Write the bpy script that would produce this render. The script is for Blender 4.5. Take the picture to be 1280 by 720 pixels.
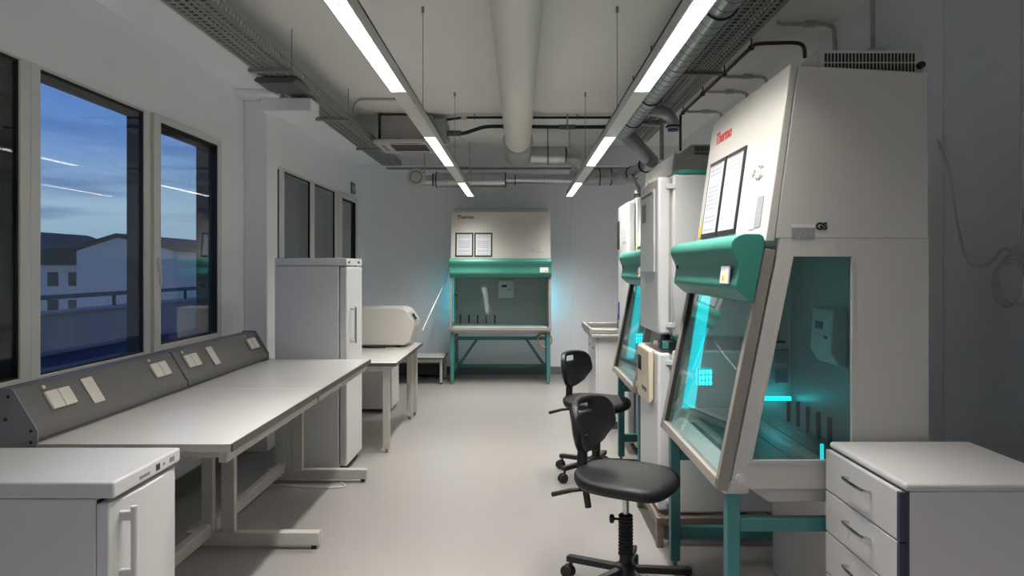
import bpy, bmesh, math, random
from mathutils import Vector, Matrix
random.seed(7)
for o in list(bpy.data.objects): bpy.data.objects.remove(o)
scene = bpy.context.scene
C = scene.collection
PI = math.pi

# ------------------------------------------------------------------ camera
# metres; the camera stands at the origin 1.40 m above the floor and looks along +Y
cam_data = bpy.data.cameras.new('camera')
cam_data.sensor_width = 36.0
cam_data.lens = 900.0 / 1280.0 * 36.0
cam_data.shift_x = -10.0 / 1280.0
cam_data.shift_y = -25.0 / 1280.0
cam_data.clip_start = 0.05
cam_data.clip_end = 400
cam = bpy.data.objects.new('camera', cam_data)
C.objects.link(cam)
cam.location = (0, 0, 1.40)
cam.rotation_euler = (PI / 2, 0, 0)
scene.camera = cam

# ------------------------------------------------------------------ view
scene.view_settings.view_transform = 'Standard'
scene.view_settings.look = 'None'
scene.view_settings.exposure = 0.30
scene.view_settings.gamma = 1.0
scene.view_settings.use_curve_mapping = False
LAMP_W = 35.0        # watts of one lit luminaire section
ADDED_UV_STRENGTH = 5.0

scene.cycles.max_bounces = 14
scene.cycles.diffuse_bounces = 8
scene.cycles.transparent_max_bounces = 16

# ------------------------------------------------------------------ dusk sky
def srgb(r, g, b):
    def f(c):
        c /= 255.0
        return c / 12.92 if c <= 0.04045 else ((c + 0.055) / 1.055) ** 2.4
    return (f(r), f(g), f(b), 1.0)

world = bpy.data.worlds.new('dusk_sky')
scene.world = world
world.use_nodes = True
nt = world.node_tree
nt.nodes.clear()
N = nt.nodes.new
tc = N('ShaderNodeTexCoord')
sep = N('ShaderNodeSeparateXYZ')
nt.links.new(tc.outputs['Generated'], sep.inputs[0])
ramp = N('ShaderNodeValToRGB')
el = ramp.color_ramp.elements
el[0].position = 0.0; el[0].color = srgb(70, 82, 100)
el[1].position = 1.0; el[1].color = srgb(44, 74, 150)
e = el.new(0.49); e.color = srgb(120, 146, 178)
e = el.new(0.535); e.color = srgb(156, 184, 204)
e = el.new(0.58); e.color = srgb(98, 140, 200)
e = el.new(0.66); e.color = srgb(62, 100, 182)
mr = N('ShaderNodeMapRange')
mr.inputs['From Min'].default_value = -1; mr.inputs['From Max'].default_value = 1
nt.links.new(sep.outputs['Z'], mr.inputs['Value'])
nt.links.new(mr.outputs[0], ramp.inputs[0])
mp = N('ShaderNodeMapping')
mp.inputs['Scale'].default_value = (1.6, 1.6, 16.0)
nt.links.new(tc.outputs['Generated'], mp.inputs[0])
no = N('ShaderNodeTexNoise')
no.inputs['Scale'].default_value = 2.2; no.inputs['Detail'].default_value = 5; no.inputs['Roughness'].default_value = 0.55
nt.links.new(mp.outputs[0], no.inputs['Vector'])
cr = N('ShaderNodeValToRGB')
cr.color_ramp.elements[0].position = 0.48; cr.color_ramp.elements[0].color = (0, 0, 0, 1)
cr.color_ramp.elements[1].position = 0.72; cr.color_ramp.elements[1].color = (1, 1, 1, 1)
nt.links.new(no.outputs['Fac'], cr.inputs[0])
mulc = N('ShaderNodeMath'); mulc.operation = 'MULTIPLY'; mulc.inputs[1].default_value = 0.75
nt.links.new(cr.outputs[0], mulc.inputs[0])
mixc = N('ShaderNodeMix'); mixc.data_type = 'RGBA'
mixc.inputs[7].default_value = srgb(58, 86, 150)
nt.links.new(mulc.outputs[0], mixc.inputs[0]); nt.links.new(ramp.outputs[0], mixc.inputs[6])
bg = N('ShaderNodeBackground'); bg.inputs['Strength'].default_value = 0.95
wo = N('ShaderNodeOutputWorld')
nt.links.new(mixc.outputs[2], bg.inputs['Color']); nt.links.new(bg.outputs[0], wo.inputs[0])

# ------------------------------------------------------------------ materials
def mat(name, col, rough=0.5, metal=0.0, var=0.05, scale=6.0, bump=0.0, bscale=120.0, spec=0.5, coat=0.0):
    m = bpy.data.materials.new(name); m.use_nodes = True
    t = m.node_tree; b = t.nodes['Principled BSDF']
    c = srgb(*col)
    tcn = t.nodes.new('ShaderNodeTexCoord')
    n = t.nodes.new('ShaderNodeTexNoise'); n.inputs['Scale'].default_value = scale; n.inputs['Detail'].default_value = 4
    t.links.new(tcn.outputs['Object'], n.inputs['Vector'])
    mx = t.nodes.new('ShaderNodeMix'); mx.data_type = 'RGBA'
    mx.inputs[6].default_value = tuple(x * (1 - var) for x in c[:3]) + (1,)
    mx.inputs[7].default_value = tuple(min(1, x * (1 + var)) for x in c[:3]) + (1,)
    t.links.new(n.outputs['Fac'], mx.inputs[0]); t.links.new(mx.outputs[2], b.inputs['Base Color'])
    b.inputs['Roughness'].default_value = rough; b.inputs['Metallic'].default_value = metal
    b.inputs['Specular IOR Level'].default_value = spec
    b.inputs['Coat Weight'].default_value = coat
    if bump:
        n2 = t.nodes.new('ShaderNodeTexNoise'); n2.inputs['Scale'].default_value = bscale; n2.inputs['Detail'].default_value = 3
        t.links.new(tcn.outputs['Object'], n2.inputs['Vector'])
        bp = t.nodes.new('ShaderNodeBump'); bp.inputs['Strength'].default_value = bump; bp.inputs['Distance'].default_value = 0.01
        t.links.new(n2.outputs['Fac'], bp.inputs['Height']); t.links.new(bp.outputs[0], b.inputs['Normal'])
    return m

def emis(name, col, strength):
    m = bpy.data.materials.new(name); m.use_nodes = True
    t = m.node_tree; t.nodes.clear()
    e = t.nodes.new('ShaderNodeEmission'); e.inputs[0].default_value = col; e.inputs[1].default_value = strength
    o = t.nodes.new('ShaderNodeOutputMaterial'); t.links.new(e.outputs[0], o.inputs[0])
    return m

def glass(name, tint=(0.9, 0.95, 0.95, 1), ior=1.5, rough=0.0):
    m = bpy.data.materials.new(name); m.use_nodes = True
    t = m.node_tree; t.nodes.clear()
    tr = t.nodes.new('ShaderNodeBsdfTransparent'); tr.inputs[0].default_value = tint
    gl = t.nodes.new('ShaderNodeBsdfGlossy'); gl.inputs['Roughness'].default_value = rough; gl.inputs[0].default_value = (1, 1, 1, 1)
    # Schlick reflectance of a thin pane (same from both sides)
    lw = t.nodes.new('ShaderNodeLayerWeight'); lw.inputs['Blend'].default_value = 0.5
    pw = t.nodes.new('ShaderNodeMath'); pw.operation = 'POWER'; pw.inputs[1].default_value = 5.0
    ma = t.nodes.new('ShaderNodeMath'); ma.operation = 'MULTIPLY_ADD'; ma.inputs[1].default_value = 0.95; ma.inputs[2].default_value = ((ior - 1) / (ior + 1)) ** 2
    t.links.new(lw.outputs['Facing'], pw.inputs[0]); t.links.new(pw.outputs[0], ma.inputs[0])
    fr = ma
    mx = t.nodes.new('ShaderNodeMixShader'); o = t.nodes.new('ShaderNodeOutputMaterial')
    t.links.new(fr.outputs[0], mx.inputs[0]); t.links.new(tr.outputs[0], mx.inputs[1]); t.links.new(gl.outputs[0], mx.inputs[2])
    t.links.new(mx.outputs[0], o.inputs[0])
    return m

def printed(name, paper, ink, lines=16.0):
    """white paper with grey printed text lines (flat print)"""
    m = bpy.data.materials.new(name); m.use_nodes = True
    t = m.node_tree; b = t.nodes['Principled BSDF']; b.inputs['Roughness'].default_value = 0.35
    tcn = t.nodes.new('ShaderNodeTexCoord'); s = t.nodes.new('ShaderNodeSeparateXYZ')
    t.links.new(tcn.outputs['Generated'], s.inputs[0])
    def math_(op, a, bv):
        k = t.nodes.new('ShaderNodeMath'); k.operation = op
        for i, x in enumerate((a, bv)):
            if isinstance(x, (int, float)): k.inputs[i].default_value = x
            elif x is not None: t.links.new(x, k.inputs[i])
        return k.outputs[0]
    fr = math_('FRACT', math_('MULTIPLY', s.outputs['Z'], lines), None)
    row = math_('FLOOR', math_('MULTIPLY', s.outputs['Z'], lines), None)
    wn = t.nodes.new('ShaderNodeTexWhiteNoise'); wn.noise_dimensions = '1D'; t.links.new(row, wn.inputs['W'])
    on = math_('GREATER_THAN', fr, 0.55)
    have = math_('GREATER_THAN', wn.outputs['Value'], 0.45)
    y = s.outputs['Y']
    inside = math_('MULTIPLY', math_('GREATER_THAN', y, 0.1), math_('LESS_THAN', y, 0.9))
    nz = t.nodes.new('ShaderNodeTexNoise'); nz.inputs['Scale'].default_value = 60; t.links.new(tcn.outputs['Generated'], nz.inputs['Vector'])
    f = math_('MULTIPLY', math_('MULTIPLY', on, have), math_('MULTIPLY', inside, nz.outputs['Fac']))
    mx = t.nodes.new('ShaderNodeMix'); mx.data_type = 'RGBA'
    mx.inputs[6].default_value = srgb(*paper); mx.inputs[7].default_value = srgb(*ink)
    t.links.new(f, mx.inputs[0]); t.links.new(mx.outputs[2], b.inputs['Base Color'])
    return m

M = {}
M['wall'] = mat('wall_paint', (240, 242, 246), 0.75, var=0.02, scale=2, bump=0.04, bscale=60)
M['ceil'] = mat('ceiling_paint', (240, 239, 236), 0.85, var=0.03, scale=1.5, bump=0.05, bscale=40)
M['floor'] = mat('vinyl_floor', (141, 138, 134), 0.34, var=0.035, scale=1.2, bump=0.015, bscale=200)
M['basegrey'] = mat('grey_baseboard', (120, 118, 114), 0.6)
M['frame'] = mat('window_frame_paint', (214, 213, 210), 0.5, var=0.02)
M['outer'] = mat('dark_grey_outer_frame', (58, 60, 62), 0.6)
M['blind'] = mat('grey_blind', (112, 114, 112), 0.7, var=0.06, scale=3)
M['blind_dark'] = mat('black_blind', (26, 28, 32), 0.7, var=0.15, scale=3)
M['wglass'] = glass('window_glass', (0.93, 0.95, 0.96, 1))
M['sglass'] = glass('sash_glass', (0.84, 0.92, 0.92, 1))
M['hglass'] = glass('hood_glass', (0.62, 0.80, 0.80, 1))
M['white'] = mat('white_powder_coat', (212, 210, 204), 0.4, var=0.015)
M['fridge'] = mat('white_fridge_enamel', (206, 206, 205), 0.32, var=0.015)
M['hood'] = mat('cream_cabinet_paint', (200, 197, 190), 0.38, var=0.015)
M['teal'] = mat('teal_paint', (58, 134, 119), 0.38, var=0.04)
M['teal_leg'] = mat('teal_frame_paint', (66, 128, 128), 0.45, var=0.05)
M['steel'] = mat('brushed_steel', (172, 170, 166), 0.38, metal=0.4, var=0.08, scale=20)
M['dullsteel'] = mat('grey_anodised_aluminium', (146, 140, 132), 0.45, metal=0.15, var=0.05)
M['galv'] = mat('galvanised_sheet', (188, 192, 192), 0.30, metal=0.75, var=0.14, scale=14, bump=0.05, bscale=30)
M['tray'] = mat('galvanised_tray', (150, 151, 148), 0.5, metal=0.3, var=0.12, scale=20)
M['chrome'] = mat('chrome', (205, 205, 205), 0.15, metal=1.0, var=0.02)
M['laminate'] = mat('light_laminate', (198, 196, 191), 0.25, var=0.015, scale=3)
M['edge'] = mat('dark_laminate_edge', (72, 70, 68), 0.5)
M['edgelight'] = mat('grey_laminate_edge', (176, 173, 166), 0.45)
M['bframe'] = mat('grey_bench_frame', (176, 173, 166), 0.45, var=0.02)
M['panelgrey'] = mat('dark_grey_service_panel', (94, 93, 92), 0.5, var=0.04)
M['plate'] = mat('grey_end_plate', (120, 124, 130), 0.5)
M['socket'] = mat('cream_socket_plastic', (206, 202, 190), 0.4, var=0.02)
M['black'] = mat('black_polyurethane', (16, 16, 17), 0.52, var=0.12, scale=10, bump=0.06, bscale=300)
M['blackp'] = mat('black_plastic', (20, 20, 21), 0.45, var=0.08)
M['rubber'] = mat('dark_rubber', (34, 33, 32), 0.7)
M['navy'] = mat('navy_edge_band', (54, 54, 78), 0.5)
M['drawer'] = mat('light_grey_drawer', (198, 196, 194), 0.4, var=0.015)
M['ductwhite'] = mat('white_painted_duct', (222, 219, 212), 0.6, var=0.03, bump=0.03, bscale=15)
M['collar'] = mat('grey_duct_collar', (176, 176, 174), 0.5, metal=0.2)
M['lampbody'] = mat('white_luminaire_housing', (205, 203, 198), 0.45)
M['louvre'] = mat('grey_louvre', (200, 200, 198), 0.5)
M['brown'] = mat('brown_pipe', (72, 48, 40), 0.5)
M['conduit'] = mat('painted_conduit', (182, 180, 175), 0.6)
M['instr'] = mat('beige_instrument_shell', (206, 202, 193), 0.45, var=0.02)
M['display'] = mat('dark_display', (38, 44, 46), 0.2)
M['cream'] = mat('cream_panel', (214, 202, 176), 0.45, var=0.03)
M['yellow'] = mat('yellow_tape', (224, 190, 40), 0.5)
M['red'] = mat('red_print', (206, 60, 50), 0.5)
M['ink'] = mat('black_print', (30, 30, 30), 0.5)
M['greyink'] = mat('grey_pen', (150, 152, 148), 0.6)
M['cardgrey'] = mat('grey_rating_plate', (150, 150, 152), 0.5, var=0.25, scale=90)
M['whitelabel'] = mat('white_label', (222, 222, 220), 0.5, var=0.06, scale=120)
M['paper'] = printed('printed_sheet', (204, 207, 211), (110, 114, 126))
M['orange'] = mat('orange_hose', (196, 128, 70), 0.45)
M['hose'] = mat('white_hose', (208, 205, 198), 0.5)
M['blue'] = mat('blue_plastic', (40, 60, 140), 0.4)
M['rust'] = mat('brown_grey_metal', (128, 112, 102), 0.5, metal=0.4)
M['facade'] = mat('white_render', (206, 198, 186), 0.9)
M['facade_dark'] = mat('dark_facade', (120, 112, 104), 0.9)
M['rooftile'] = mat('dark_roof_tile', (66, 58, 50), 0.8, var=0.2, scale=4)
M['parapet'] = mat('terrace_parapet', (170, 162, 150), 0.85)
M['deck'] = mat('dark_terrace_floor', (60, 64, 74), 0.8)
M['rail'] = mat('dark_railing', (50, 52, 56), 0.5)
M['hwin'] = mat('dark_window', (30, 34, 44), 0.2)
M['uv'] = emis('added_uv_lamp_glow', (0.0, 0.62, 0.72, 1), ADDED_UV_STRENGTH)  # emission of the added caged and side lamps
M['seam'] = mat('dark_duct_seam', (96, 98, 98), 0.5, metal=0.3)
M['acbody'] = mat('grey_sheet_casing', (160, 159, 155), 0.5, var=0.03)
M['uv_added_rear'] = emis('added_rear_tube_glow', (0.0, 0.52, 0.68, 1), 13.0)  # emission of the added tubes behind the far cabinet
M['uvsoft'] = emis('uv_strip_and_edge_glow', (0.02, 0.62, 0.70, 1), 1.6)
M['lit'] = emis('lit_diffuser', (1.0, 0.965, 0.9, 1), 2.0)
M['off'] = mat('unlit_diffuser', (196, 192, 184), 0.4)

# ------------------------------------------------------------------ mesh helpers
class B:
    """collects simple solids; build() links them as one mesh object"""
    def __init__(s, off=(0, 0, 0)):
        s.v = []; s.f = []; s.off = Vector(off)
    def _add(s, vs, fs):
        n = len(s.v)
        s.v += [tuple(Vector(p) - s.off) for p in vs]
        s.f += [tuple(i + n for i in f) for f in fs]
        return s
    def box(s, x0, x1, y0, y1, z0, z1):
        vs = [(x0, y0, z0), (x1, y0, z0), (x1, y1, z0), (x0, y1, z0), (x0, y0, z1), (x1, y0, z1), (x1, y1, z1), (x0, y1, z1)]
        return s._add(vs, [(3, 2, 1, 0), (4, 5, 6, 7), (0, 1, 5, 4), (1, 2, 6, 5), (2, 3, 7, 6), (3, 0, 4, 7)])
    def obox(s, o, ex, ey, ez, a, b, c):
        """box from corner o along unit axes with lengths a, b, c"""
        o = Vector(o); X = Vector(ex) * a; Y = Vector(ey) * b; Z = Vector(ez) * c
        vs = [o, o + X, o + X + Y, o + Y, o + Z, o + X + Z, o + X + Y + Z, o + Y + Z]
        return s._add(vs, [(3, 2, 1, 0), (4, 5, 6, 7), (0, 1, 5, 4), (1, 2, 6, 5), (2, 3, 7, 6), (3, 0, 4, 7)])
    def prism(s, pts, a, b, axis='y'):
        """2-D outline (u,z) extruded from a to b along y (u=x) or along x (u=y), or along z (pts are x,y)"""
        def P(u, w, t):
            return (u, t, w) if axis == 'y' else ((t, u, w) if axis == 'x' else (u, w, t))
        n = len(pts)
        vs = [P(u, w, a) for u, w in pts] + [P(u, w, b) for u, w in pts]
        fs = [tuple(range(n - 1, -1, -1)), tuple(range(n, 2 * n))]
        fs += [(i, (i + 1) % n, n + (i + 1) % n, n + i) for i in range(n)]
        return s._add(vs, fs)
    def bar(s, p0, p1, w, h):
        """rectangular bar; w across (horizontal), h the other way"""
        p0 = Vector(p0); p1 = Vector(p1); d = (p1 - p0).normalized()
        up = Vector((0, 0, 1)) if abs(d.z) < 0.95 else Vector((0, 1, 0))
        r = d.cross(up).normalized(); u = r.cross(d).normalized()
        vs = []
        for p in (p0, p1):
            for a, b in ((-1, -1), (1, -1), (1, 1), (-1, 1)):
                vs.append(p + r * a * w / 2 + u * b * h / 2)
        return s._add(vs, [(3, 2, 1, 0), (4, 5, 6, 7), (0, 1, 5, 4), (1, 2, 6, 5), (2, 3, 7, 6), (3, 0, 4, 7)])
    def tube(s, path, r, n=10, closed=False, caps=True):
        path = [Vector(p) for p in path]
        rs = r if isinstance(r, (list, tuple)) else [r] * len(path)
        m = len(path); rings = []; u = None
        for i, p in enumerate(path):
            a = path[(i - 1) % m] if (i > 0 or closed) else p
            b = path[(i + 1) % m] if (i < m - 1 or closed) else p
            d = (b - a).normalized()
            if u is None:
                t = Vector((0, 0, 1)) if abs(d.z) < 0.9 else Vector((1, 0, 0))
                u = t.cross(d).normalized()
            else:
                u = (u - d * u.dot(d)).normalized()
            w = d.cross(u)
            rings.append([p + (u * math.cos(2 * PI * k / n) + w * math.sin(2 * PI * k / n)) * rs[i] for k in range(n)])
        vs = [q for ring in rings for q in ring]; fs = []
        for i in range(m if closed else m - 1):
            j = (i + 1) % m
            for k in range(n):
                fs.append((i * n + k, i * n + (k + 1) % n, j * n + (k + 1) % n, j * n + k))
        if caps and not closed:
            fs.append(tuple(range(n - 1, -1, -1))); fs.append(tuple((m - 1) * n + k for k in range(n)))
        return s._add(vs, fs)
    def cyl(s, p0, p1, r, n=16, r1=None):
        return s.tube([p0, p1], [r, r if r1 is None else r1], n)
    def lathe(s, prof, c, axis=(0, 0, 1), n=24):
        """prof: list of (radius, height along axis) from centre c"""
        ax = Vector(axis).normalized(); c = Vector(c)
        return s.tube_profile([(c + ax * h, r) for r, h in prof], ax, n)
    def tube_profile(s, pr, ax, n):
        t = Vector((0, 0, 1)) if abs(ax.z) < 0.9 else Vector((1, 0, 0))
        u = t.cross(ax).normalized(); w = ax.cross(u)
        vs = []; m = len(pr)
        for p, r in pr:
            r = max(r, 1e-4)
            vs += [p + (u * math.cos(2 * PI * k / n) + w * math.sin(2 * PI * k / n)) * r for k in range(n)]
        fs = [(i * n + k, i * n + (k + 1) % n, (i + 1) * n + (k + 1) % n, (i + 1) * n + k) for i in range(m - 1) for k in range(n)]
        fs.append(tuple(range(n - 1, -1, -1))); fs.append(tuple((m - 1) * n + k for k in range(n)))
        return s._add(vs, fs)
    def build(s, name, m, parent=None, bevel=0.0, smooth=True, sub=0, angle=38, seg=2):
        me = bpy.data.meshes.new(name)
        me.from_pydata(s.v, [], s.f)
        bm = bmesh.new(); bm.from_mesh(me)
        bmesh.ops.recalc_face_normals(bm, faces=bm.faces); bm.to_mesh(me); bm.free()
        me.materials.append(M[m] if isinstance(m, str) else m)
        if smooth:
            for p in me.polygons: p.use_smooth = True
            me.set_sharp_from_angle(angle=math.radians(angle))
        o = bpy.data.objects.new(name, me); C.objects.link(o)
        if parent is not None: o.parent = parent
        if bevel:
            bv = o.modifiers.new('bevel', 'BEVEL'); bv.width = bevel; bv.segments = seg; bv.limit_method = 'ANGLE'
            bv.angle_limit = math.radians(40)
        if sub:
            sb = o.modifiers.new('sub', 'SUBSURF'); sb.levels = sub; sb.render_levels = sub
        return o

def tag(o, label, cat=None, group=None, kind=None):
    o['label'] = label
    if cat: o['category'] = cat
    if group: o['group'] = group
    if kind: o['kind'] = kind
    return o
def thing(name, label, cat, loc=(0, 0, 0), rz=0.0, group=None, kind=None):
    o = bpy.data.objects.new(name, None); C.objects.link(o)
    o.empty_display_size = 0.1
    o.location = loc; o.rotation_euler = (0, 0, rz)
    return tag(o, label, cat, group, kind)
def struct(o, label, cat):
    return tag(o, label, cat, kind='structure')
def dup(root, loc, rz, label, group=None, parent=None):
    r = root.copy(); C.objects.link(r); r.location = loc; r.rotation_euler = (0, 0, rz); r['label'] = label
    if group: r['group'] = group
    def rec(src, dst):
        for ch in list(src.children):
            c = ch.copy(); C.objects.link(c); c.parent = dst
            rec(ch, c)
    rec(root, r)
    return r
def text_part(name, s, size, m, parent, origin, ex, ey, bold=0.0):
    """flat lettering as mesh; ex = reading direction, ey = up"""
    cu = bpy.data.curves.new('lettering_curve', 'FONT'); cu.body = s; cu.size = size; cu.extrude = 0.0006; cu.offset = bold
    tmp = bpy.data.objects.new('lettering_tmp', cu); C.objects.link(tmp)
    dg = bpy.context.evaluated_depsgraph_get()
    me = bpy.data.meshes.new_from_object(tmp.evaluated_get(dg))
    bpy.data.objects.remove(tmp)
    ex = Vector(ex).normalized(); ey = Vector(ey).normalized(); ez = ex.cross(ey)
    R = Matrix((ex, ey, ez)).transposed().to_4x4()
    me.transform(Matrix.Translation(Vector(origin)) @ R)
    me.materials.clear(); me.materials.append(M[m])
    o = bpy.data.objects.new(name, me); C.objects.link(o); o.parent = parent
    return o
def arc(c, r, a0, a1, n, u, w):
    c = Vector(c); u = Vector(u); w = Vector(w)
    return [c + (u * math.cos(a0 + (a1 - a0) * i / n) + w * math.sin(a0 + (a1 - a0) * i / n)) * r for i in range(n + 1)]
def smooth_path(pts, n=8):
    """Catmull-Rom through points"""
    P = [Vector(p) for p in pts]; P = [P[0] * 2 - P[1]] + P + [P[-1] * 2 - P[-2]]
    out = []
    for i in range(1, len(P) - 2):
        for k in range(n):
            t = k / n; a, b, c, d = P[i - 1], P[i], P[i + 1], P[i + 2]
            out.append(0.5 * ((2 * b) + (c - a) * t + (2 * a - 5 * b + 4 * c - d) * t * t + (3 * b - a - 3 * c + d) * t ** 3))
    out.append(P[-2]); return out
# ================================================================== the room
XL, XR, YB, YF, ZC = -2.10, 2.00, 9.50, -4.0, 2.96
struct(B().box(XL - .3, XR + .3, YF - .2, YB + .2, -.15, 0).build('floor', 'floor', smooth=False), 'smooth pale beige vinyl floor of the laboratory', 'floor')
struct(B().box(XL - .3, XR + .3, YF - .2, YB + .2, ZC, ZC + .15).build('ceiling', 'ceil', smooth=False), 'off-white painted concrete ceiling', 'ceiling')
wl = B()
T = XL - .12
Z0, Z1 = .92, 2.285
wl.box(T, XL, YF, YB, 0, Z0); wl.box(T, XL, YF, YB, Z1, ZC)
for a, b in ((YF, -3.5), (1.65, 1.9), (5.02, 5.85), (9.22, YB)): wl.box(T, XL, a, b, Z0, Z1)
struct(wl.build('wall_left', 'wall', smooth=False), 'grey-white window wall on the left', 'wall')
struct(B().box(XR, XR + .15, YF, YB, 0, ZC).build('wall_right', 'wall', smooth=False), 'grey-white wall behind the biosafety cabinets', 'wall')
struct(B().box(XL - .12, XR + .15, YB, YB + .15, 0, ZC).build('wall_back', 'wall', smooth=False), 'far end wall of the laboratory', 'wall')
struct(B().box(XL - .12, XR + .15, YF - .15, YF, 0, ZC).build('wall_front', 'wall', smooth=False), 'wall behind the viewer', 'wall')
struct(B().box(XL, XL + .012, YF, 5.47, 0, .11).box(XL, XL + .012, 5.71, YB, 0, .11).build('baseboard_left', 'basegrey', bevel=.003), 'grey baseboard along the window wall', 'baseboard')
struct(B().box(XL + .012, .67, YB - .012, YB, 0, .1).build('baseboard_back', 'basegrey', bevel=.003), 'grey baseboard along the far wall', 'baseboard')
struct(B().box(XR - .012, XR, YF, YB, 0, .1).build('baseboard_right', 'basegrey', bevel=.003), 'grey baseboard along the right wall', 'baseboard')
struct(B().box(XL, -1.78, YF, 9.25, 2.72, ZC).build('trim_1', 'wall', bevel=.008), 'long boxed bulkhead under the ceiling above the windows', 'bulkhead')
lb = B().box(XL, -1.80, 5.30, 5.72, 2.672, 2.72)
lb.box(XL + .16, -1.56, 5.38, 5.60, 2.575, 2.672)
struct(lb.build('trim_2', 'wall', bevel=.006), 'stepped white ledge crossing the bulkhead above the pillar', 'ledge')
struct(B().box(XL, -1.92, 5.47, 5.71, 0, 2.672).build('trim_3', 'wall', bevel=.008), 'narrow white pillar between the two window bays', 'pillar')
struct(B().box(XL, XR, 9.25, YB, 2.71, ZC).build('trim_4', 'wall', bevel=.006), 'ceiling beam across the far wall', 'beam')
struct(B().box(.67, XR, YB - .02, YB, 0, 2.71).build('trim_5', 'wall', bevel=.004), 'slightly raised wall panel right of the far cabinet', 'wall panel')
struct(B().box(1.90, XR, 3.40, 3.475, 0, ZC).build('trim_6', 'wall', bevel=.004), 'vertical boxed-in riser on the right wall', 'riser')

def window(n, y0, y1, g0, g1, gz0, gz1, label, proud=False):
    t = thing('window_%d' % n, label, 'window', (XL, y0, Z0), kind='structure')
    off = (XL, y0, Z0)
    xa, xb = (XL - .03, XL + .022) if proud else (XL - .03, XL + .004)
    f = B(off)
    f.box(xa, xb, y0, g0, Z0, Z1); f.box(xa, xb, g1, y1, Z0, Z1)
    f.box(xa, xb, g0, g1, Z0, gz0); f.box(xa, xb, g0, g1, gz1, Z1)
    fr = f.build('window_frame', 'frame', t, bevel=.004)
    g = B(off); w = .008; xg0, xg1 = xa + .006, xb - .008     # black gasket around the pane
    g.box(xg0, xg1, g0, g0 + w, gz0, gz1); g.box(xg0, xg1, g1 - w, g1, gz0, gz1)
    g.box(xg0, xg1, g0, g1, gz0, gz0 + w); g.box(xg0, xg1, g0, g1, gz1 - w, gz1)
    g.build('gasket', 'rubber', fr)
    B(off).box(XL - .016, XL - .012, g0 + w, g1 - w, gz0 + w, gz1 - w).build('pane', 'wglass', t, smooth=False)
    o = B(off); d = .10 if proud else .065
    o.box(XL - .03 - d, XL - .03, g1 - .002, y1, Z0, Z1); o.box(XL - .03 - d, XL - .03, y0, g0 + .002, Z0, Z1)
    o.box(XL - .03 - .05, XL - .03, g0, g1, gz1 - .03, Z1)
    o.box(XL - .12, XL - .03, y0, y1, Z0 - .02, Z0 + .012)
    o.build('outer_jamb', 'outer', t)
    if proud:
        h = B(off); yh = y0 + .04 if n == 3 else y0 + .05
        h.box(xb, xb + .01, yh - .012, yh + .012, 1.38, 1.46)
        hd = h.build('window_handle_plate', 'frame', t, bevel=.003)
        B(off).box(xb + .01, xb + .02, yh - .008, yh + .008, 1.30, 1.42).build('handle_lever', 'frame', hd, bevel=.003)
    return t
window(1, 1.90, 3.085, 1.97, 3.02, .935, 2.275, 'window with a black blind at the left edge of the photo')
window(2, 3.085, 4.09, 3.15, 4.02, .93, 2.272, 'widest clear window showing the houses and sky')
window(3, 4.094, 5.02, 4.17, 4.96, .955, 2.245, 'hinged casement window next to the pillar side wall', True)
window(4, 5.85, 6.345, 5.90, 6.28, .935, 2.262, 'narrow far-bay window just past the pillar')
window(5, 6.345, 7.28, 6.41, 7.21, .935, 2.262, 'second window of the far bay, above the tall fridge')
window(6, 7.28, 8.29, 7.35, 8.17, .935, 2.262, 'third window of the far bay')
window(7, 8.29, 9.22, 8.42, 9.13, .955, 2.225, 'casement window nearest the far wall', True)
window(8, -3.5, -1.85, -3.43, -1.92, .935, 2.262, 'window behind the viewer, farthest back')
window(9, -1.85, -.10, -1.78, -.17, .935, 2.262, 'window just behind the viewer')
window(10, -.10, 1.65, -.03, 1.58, .935, 2.262, 'window left of the viewer, outside the photo')
def blind(y0, y1, m, label, grp=None):
    t = thing('window_blind', label, 'blind', (XL - .141, y0, .93), group=grp)
    off = t.location.copy()
    B(off).box(XL - .144, XL - .138, y0, y1, .945, 2.30).build('blind_fabric', m, t, smooth=False)
    B(off).box(XL - .150, XL - .132, y0, y1, .925, .95).build('bottom_rail', 'outer', t, bevel=.003)
blind(1.91, 3.08, 'blind_dark', 'black blind lowered behind the leftmost window')
blind(5.86, 6.345, 'blind', 'narrow grey blind behind the window beside the pillar', 'grey blinds of the far bay')
blind(6.35, 7.28, 'blind', 'grey blind behind the window above the tall fridge', 'grey blinds of the far bay')
blind(7.285, 8.29, 'blind', 'grey blind behind the third far-bay window', 'grey blinds of the far bay')
blind(8.295, 9.21, 'blind', 'grey blind behind the casement nearest the far wall', 'grey blinds of the far bay')
t = thing('wall_sign', 'small grey square notice on the window wall near the far corner', 'sign', (XL, 9.0, 2.34))
B(t.location).box(XL, XL + .012, 8.93, 9.14, 2.33, 2.47).build('plate', 'panelgrey', t, bevel=.003)
B(t.location).box(XL + .012, XL + .014, 8.96, 9.11, 2.36, 2.44).build('print', 'cardgrey', t)

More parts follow.
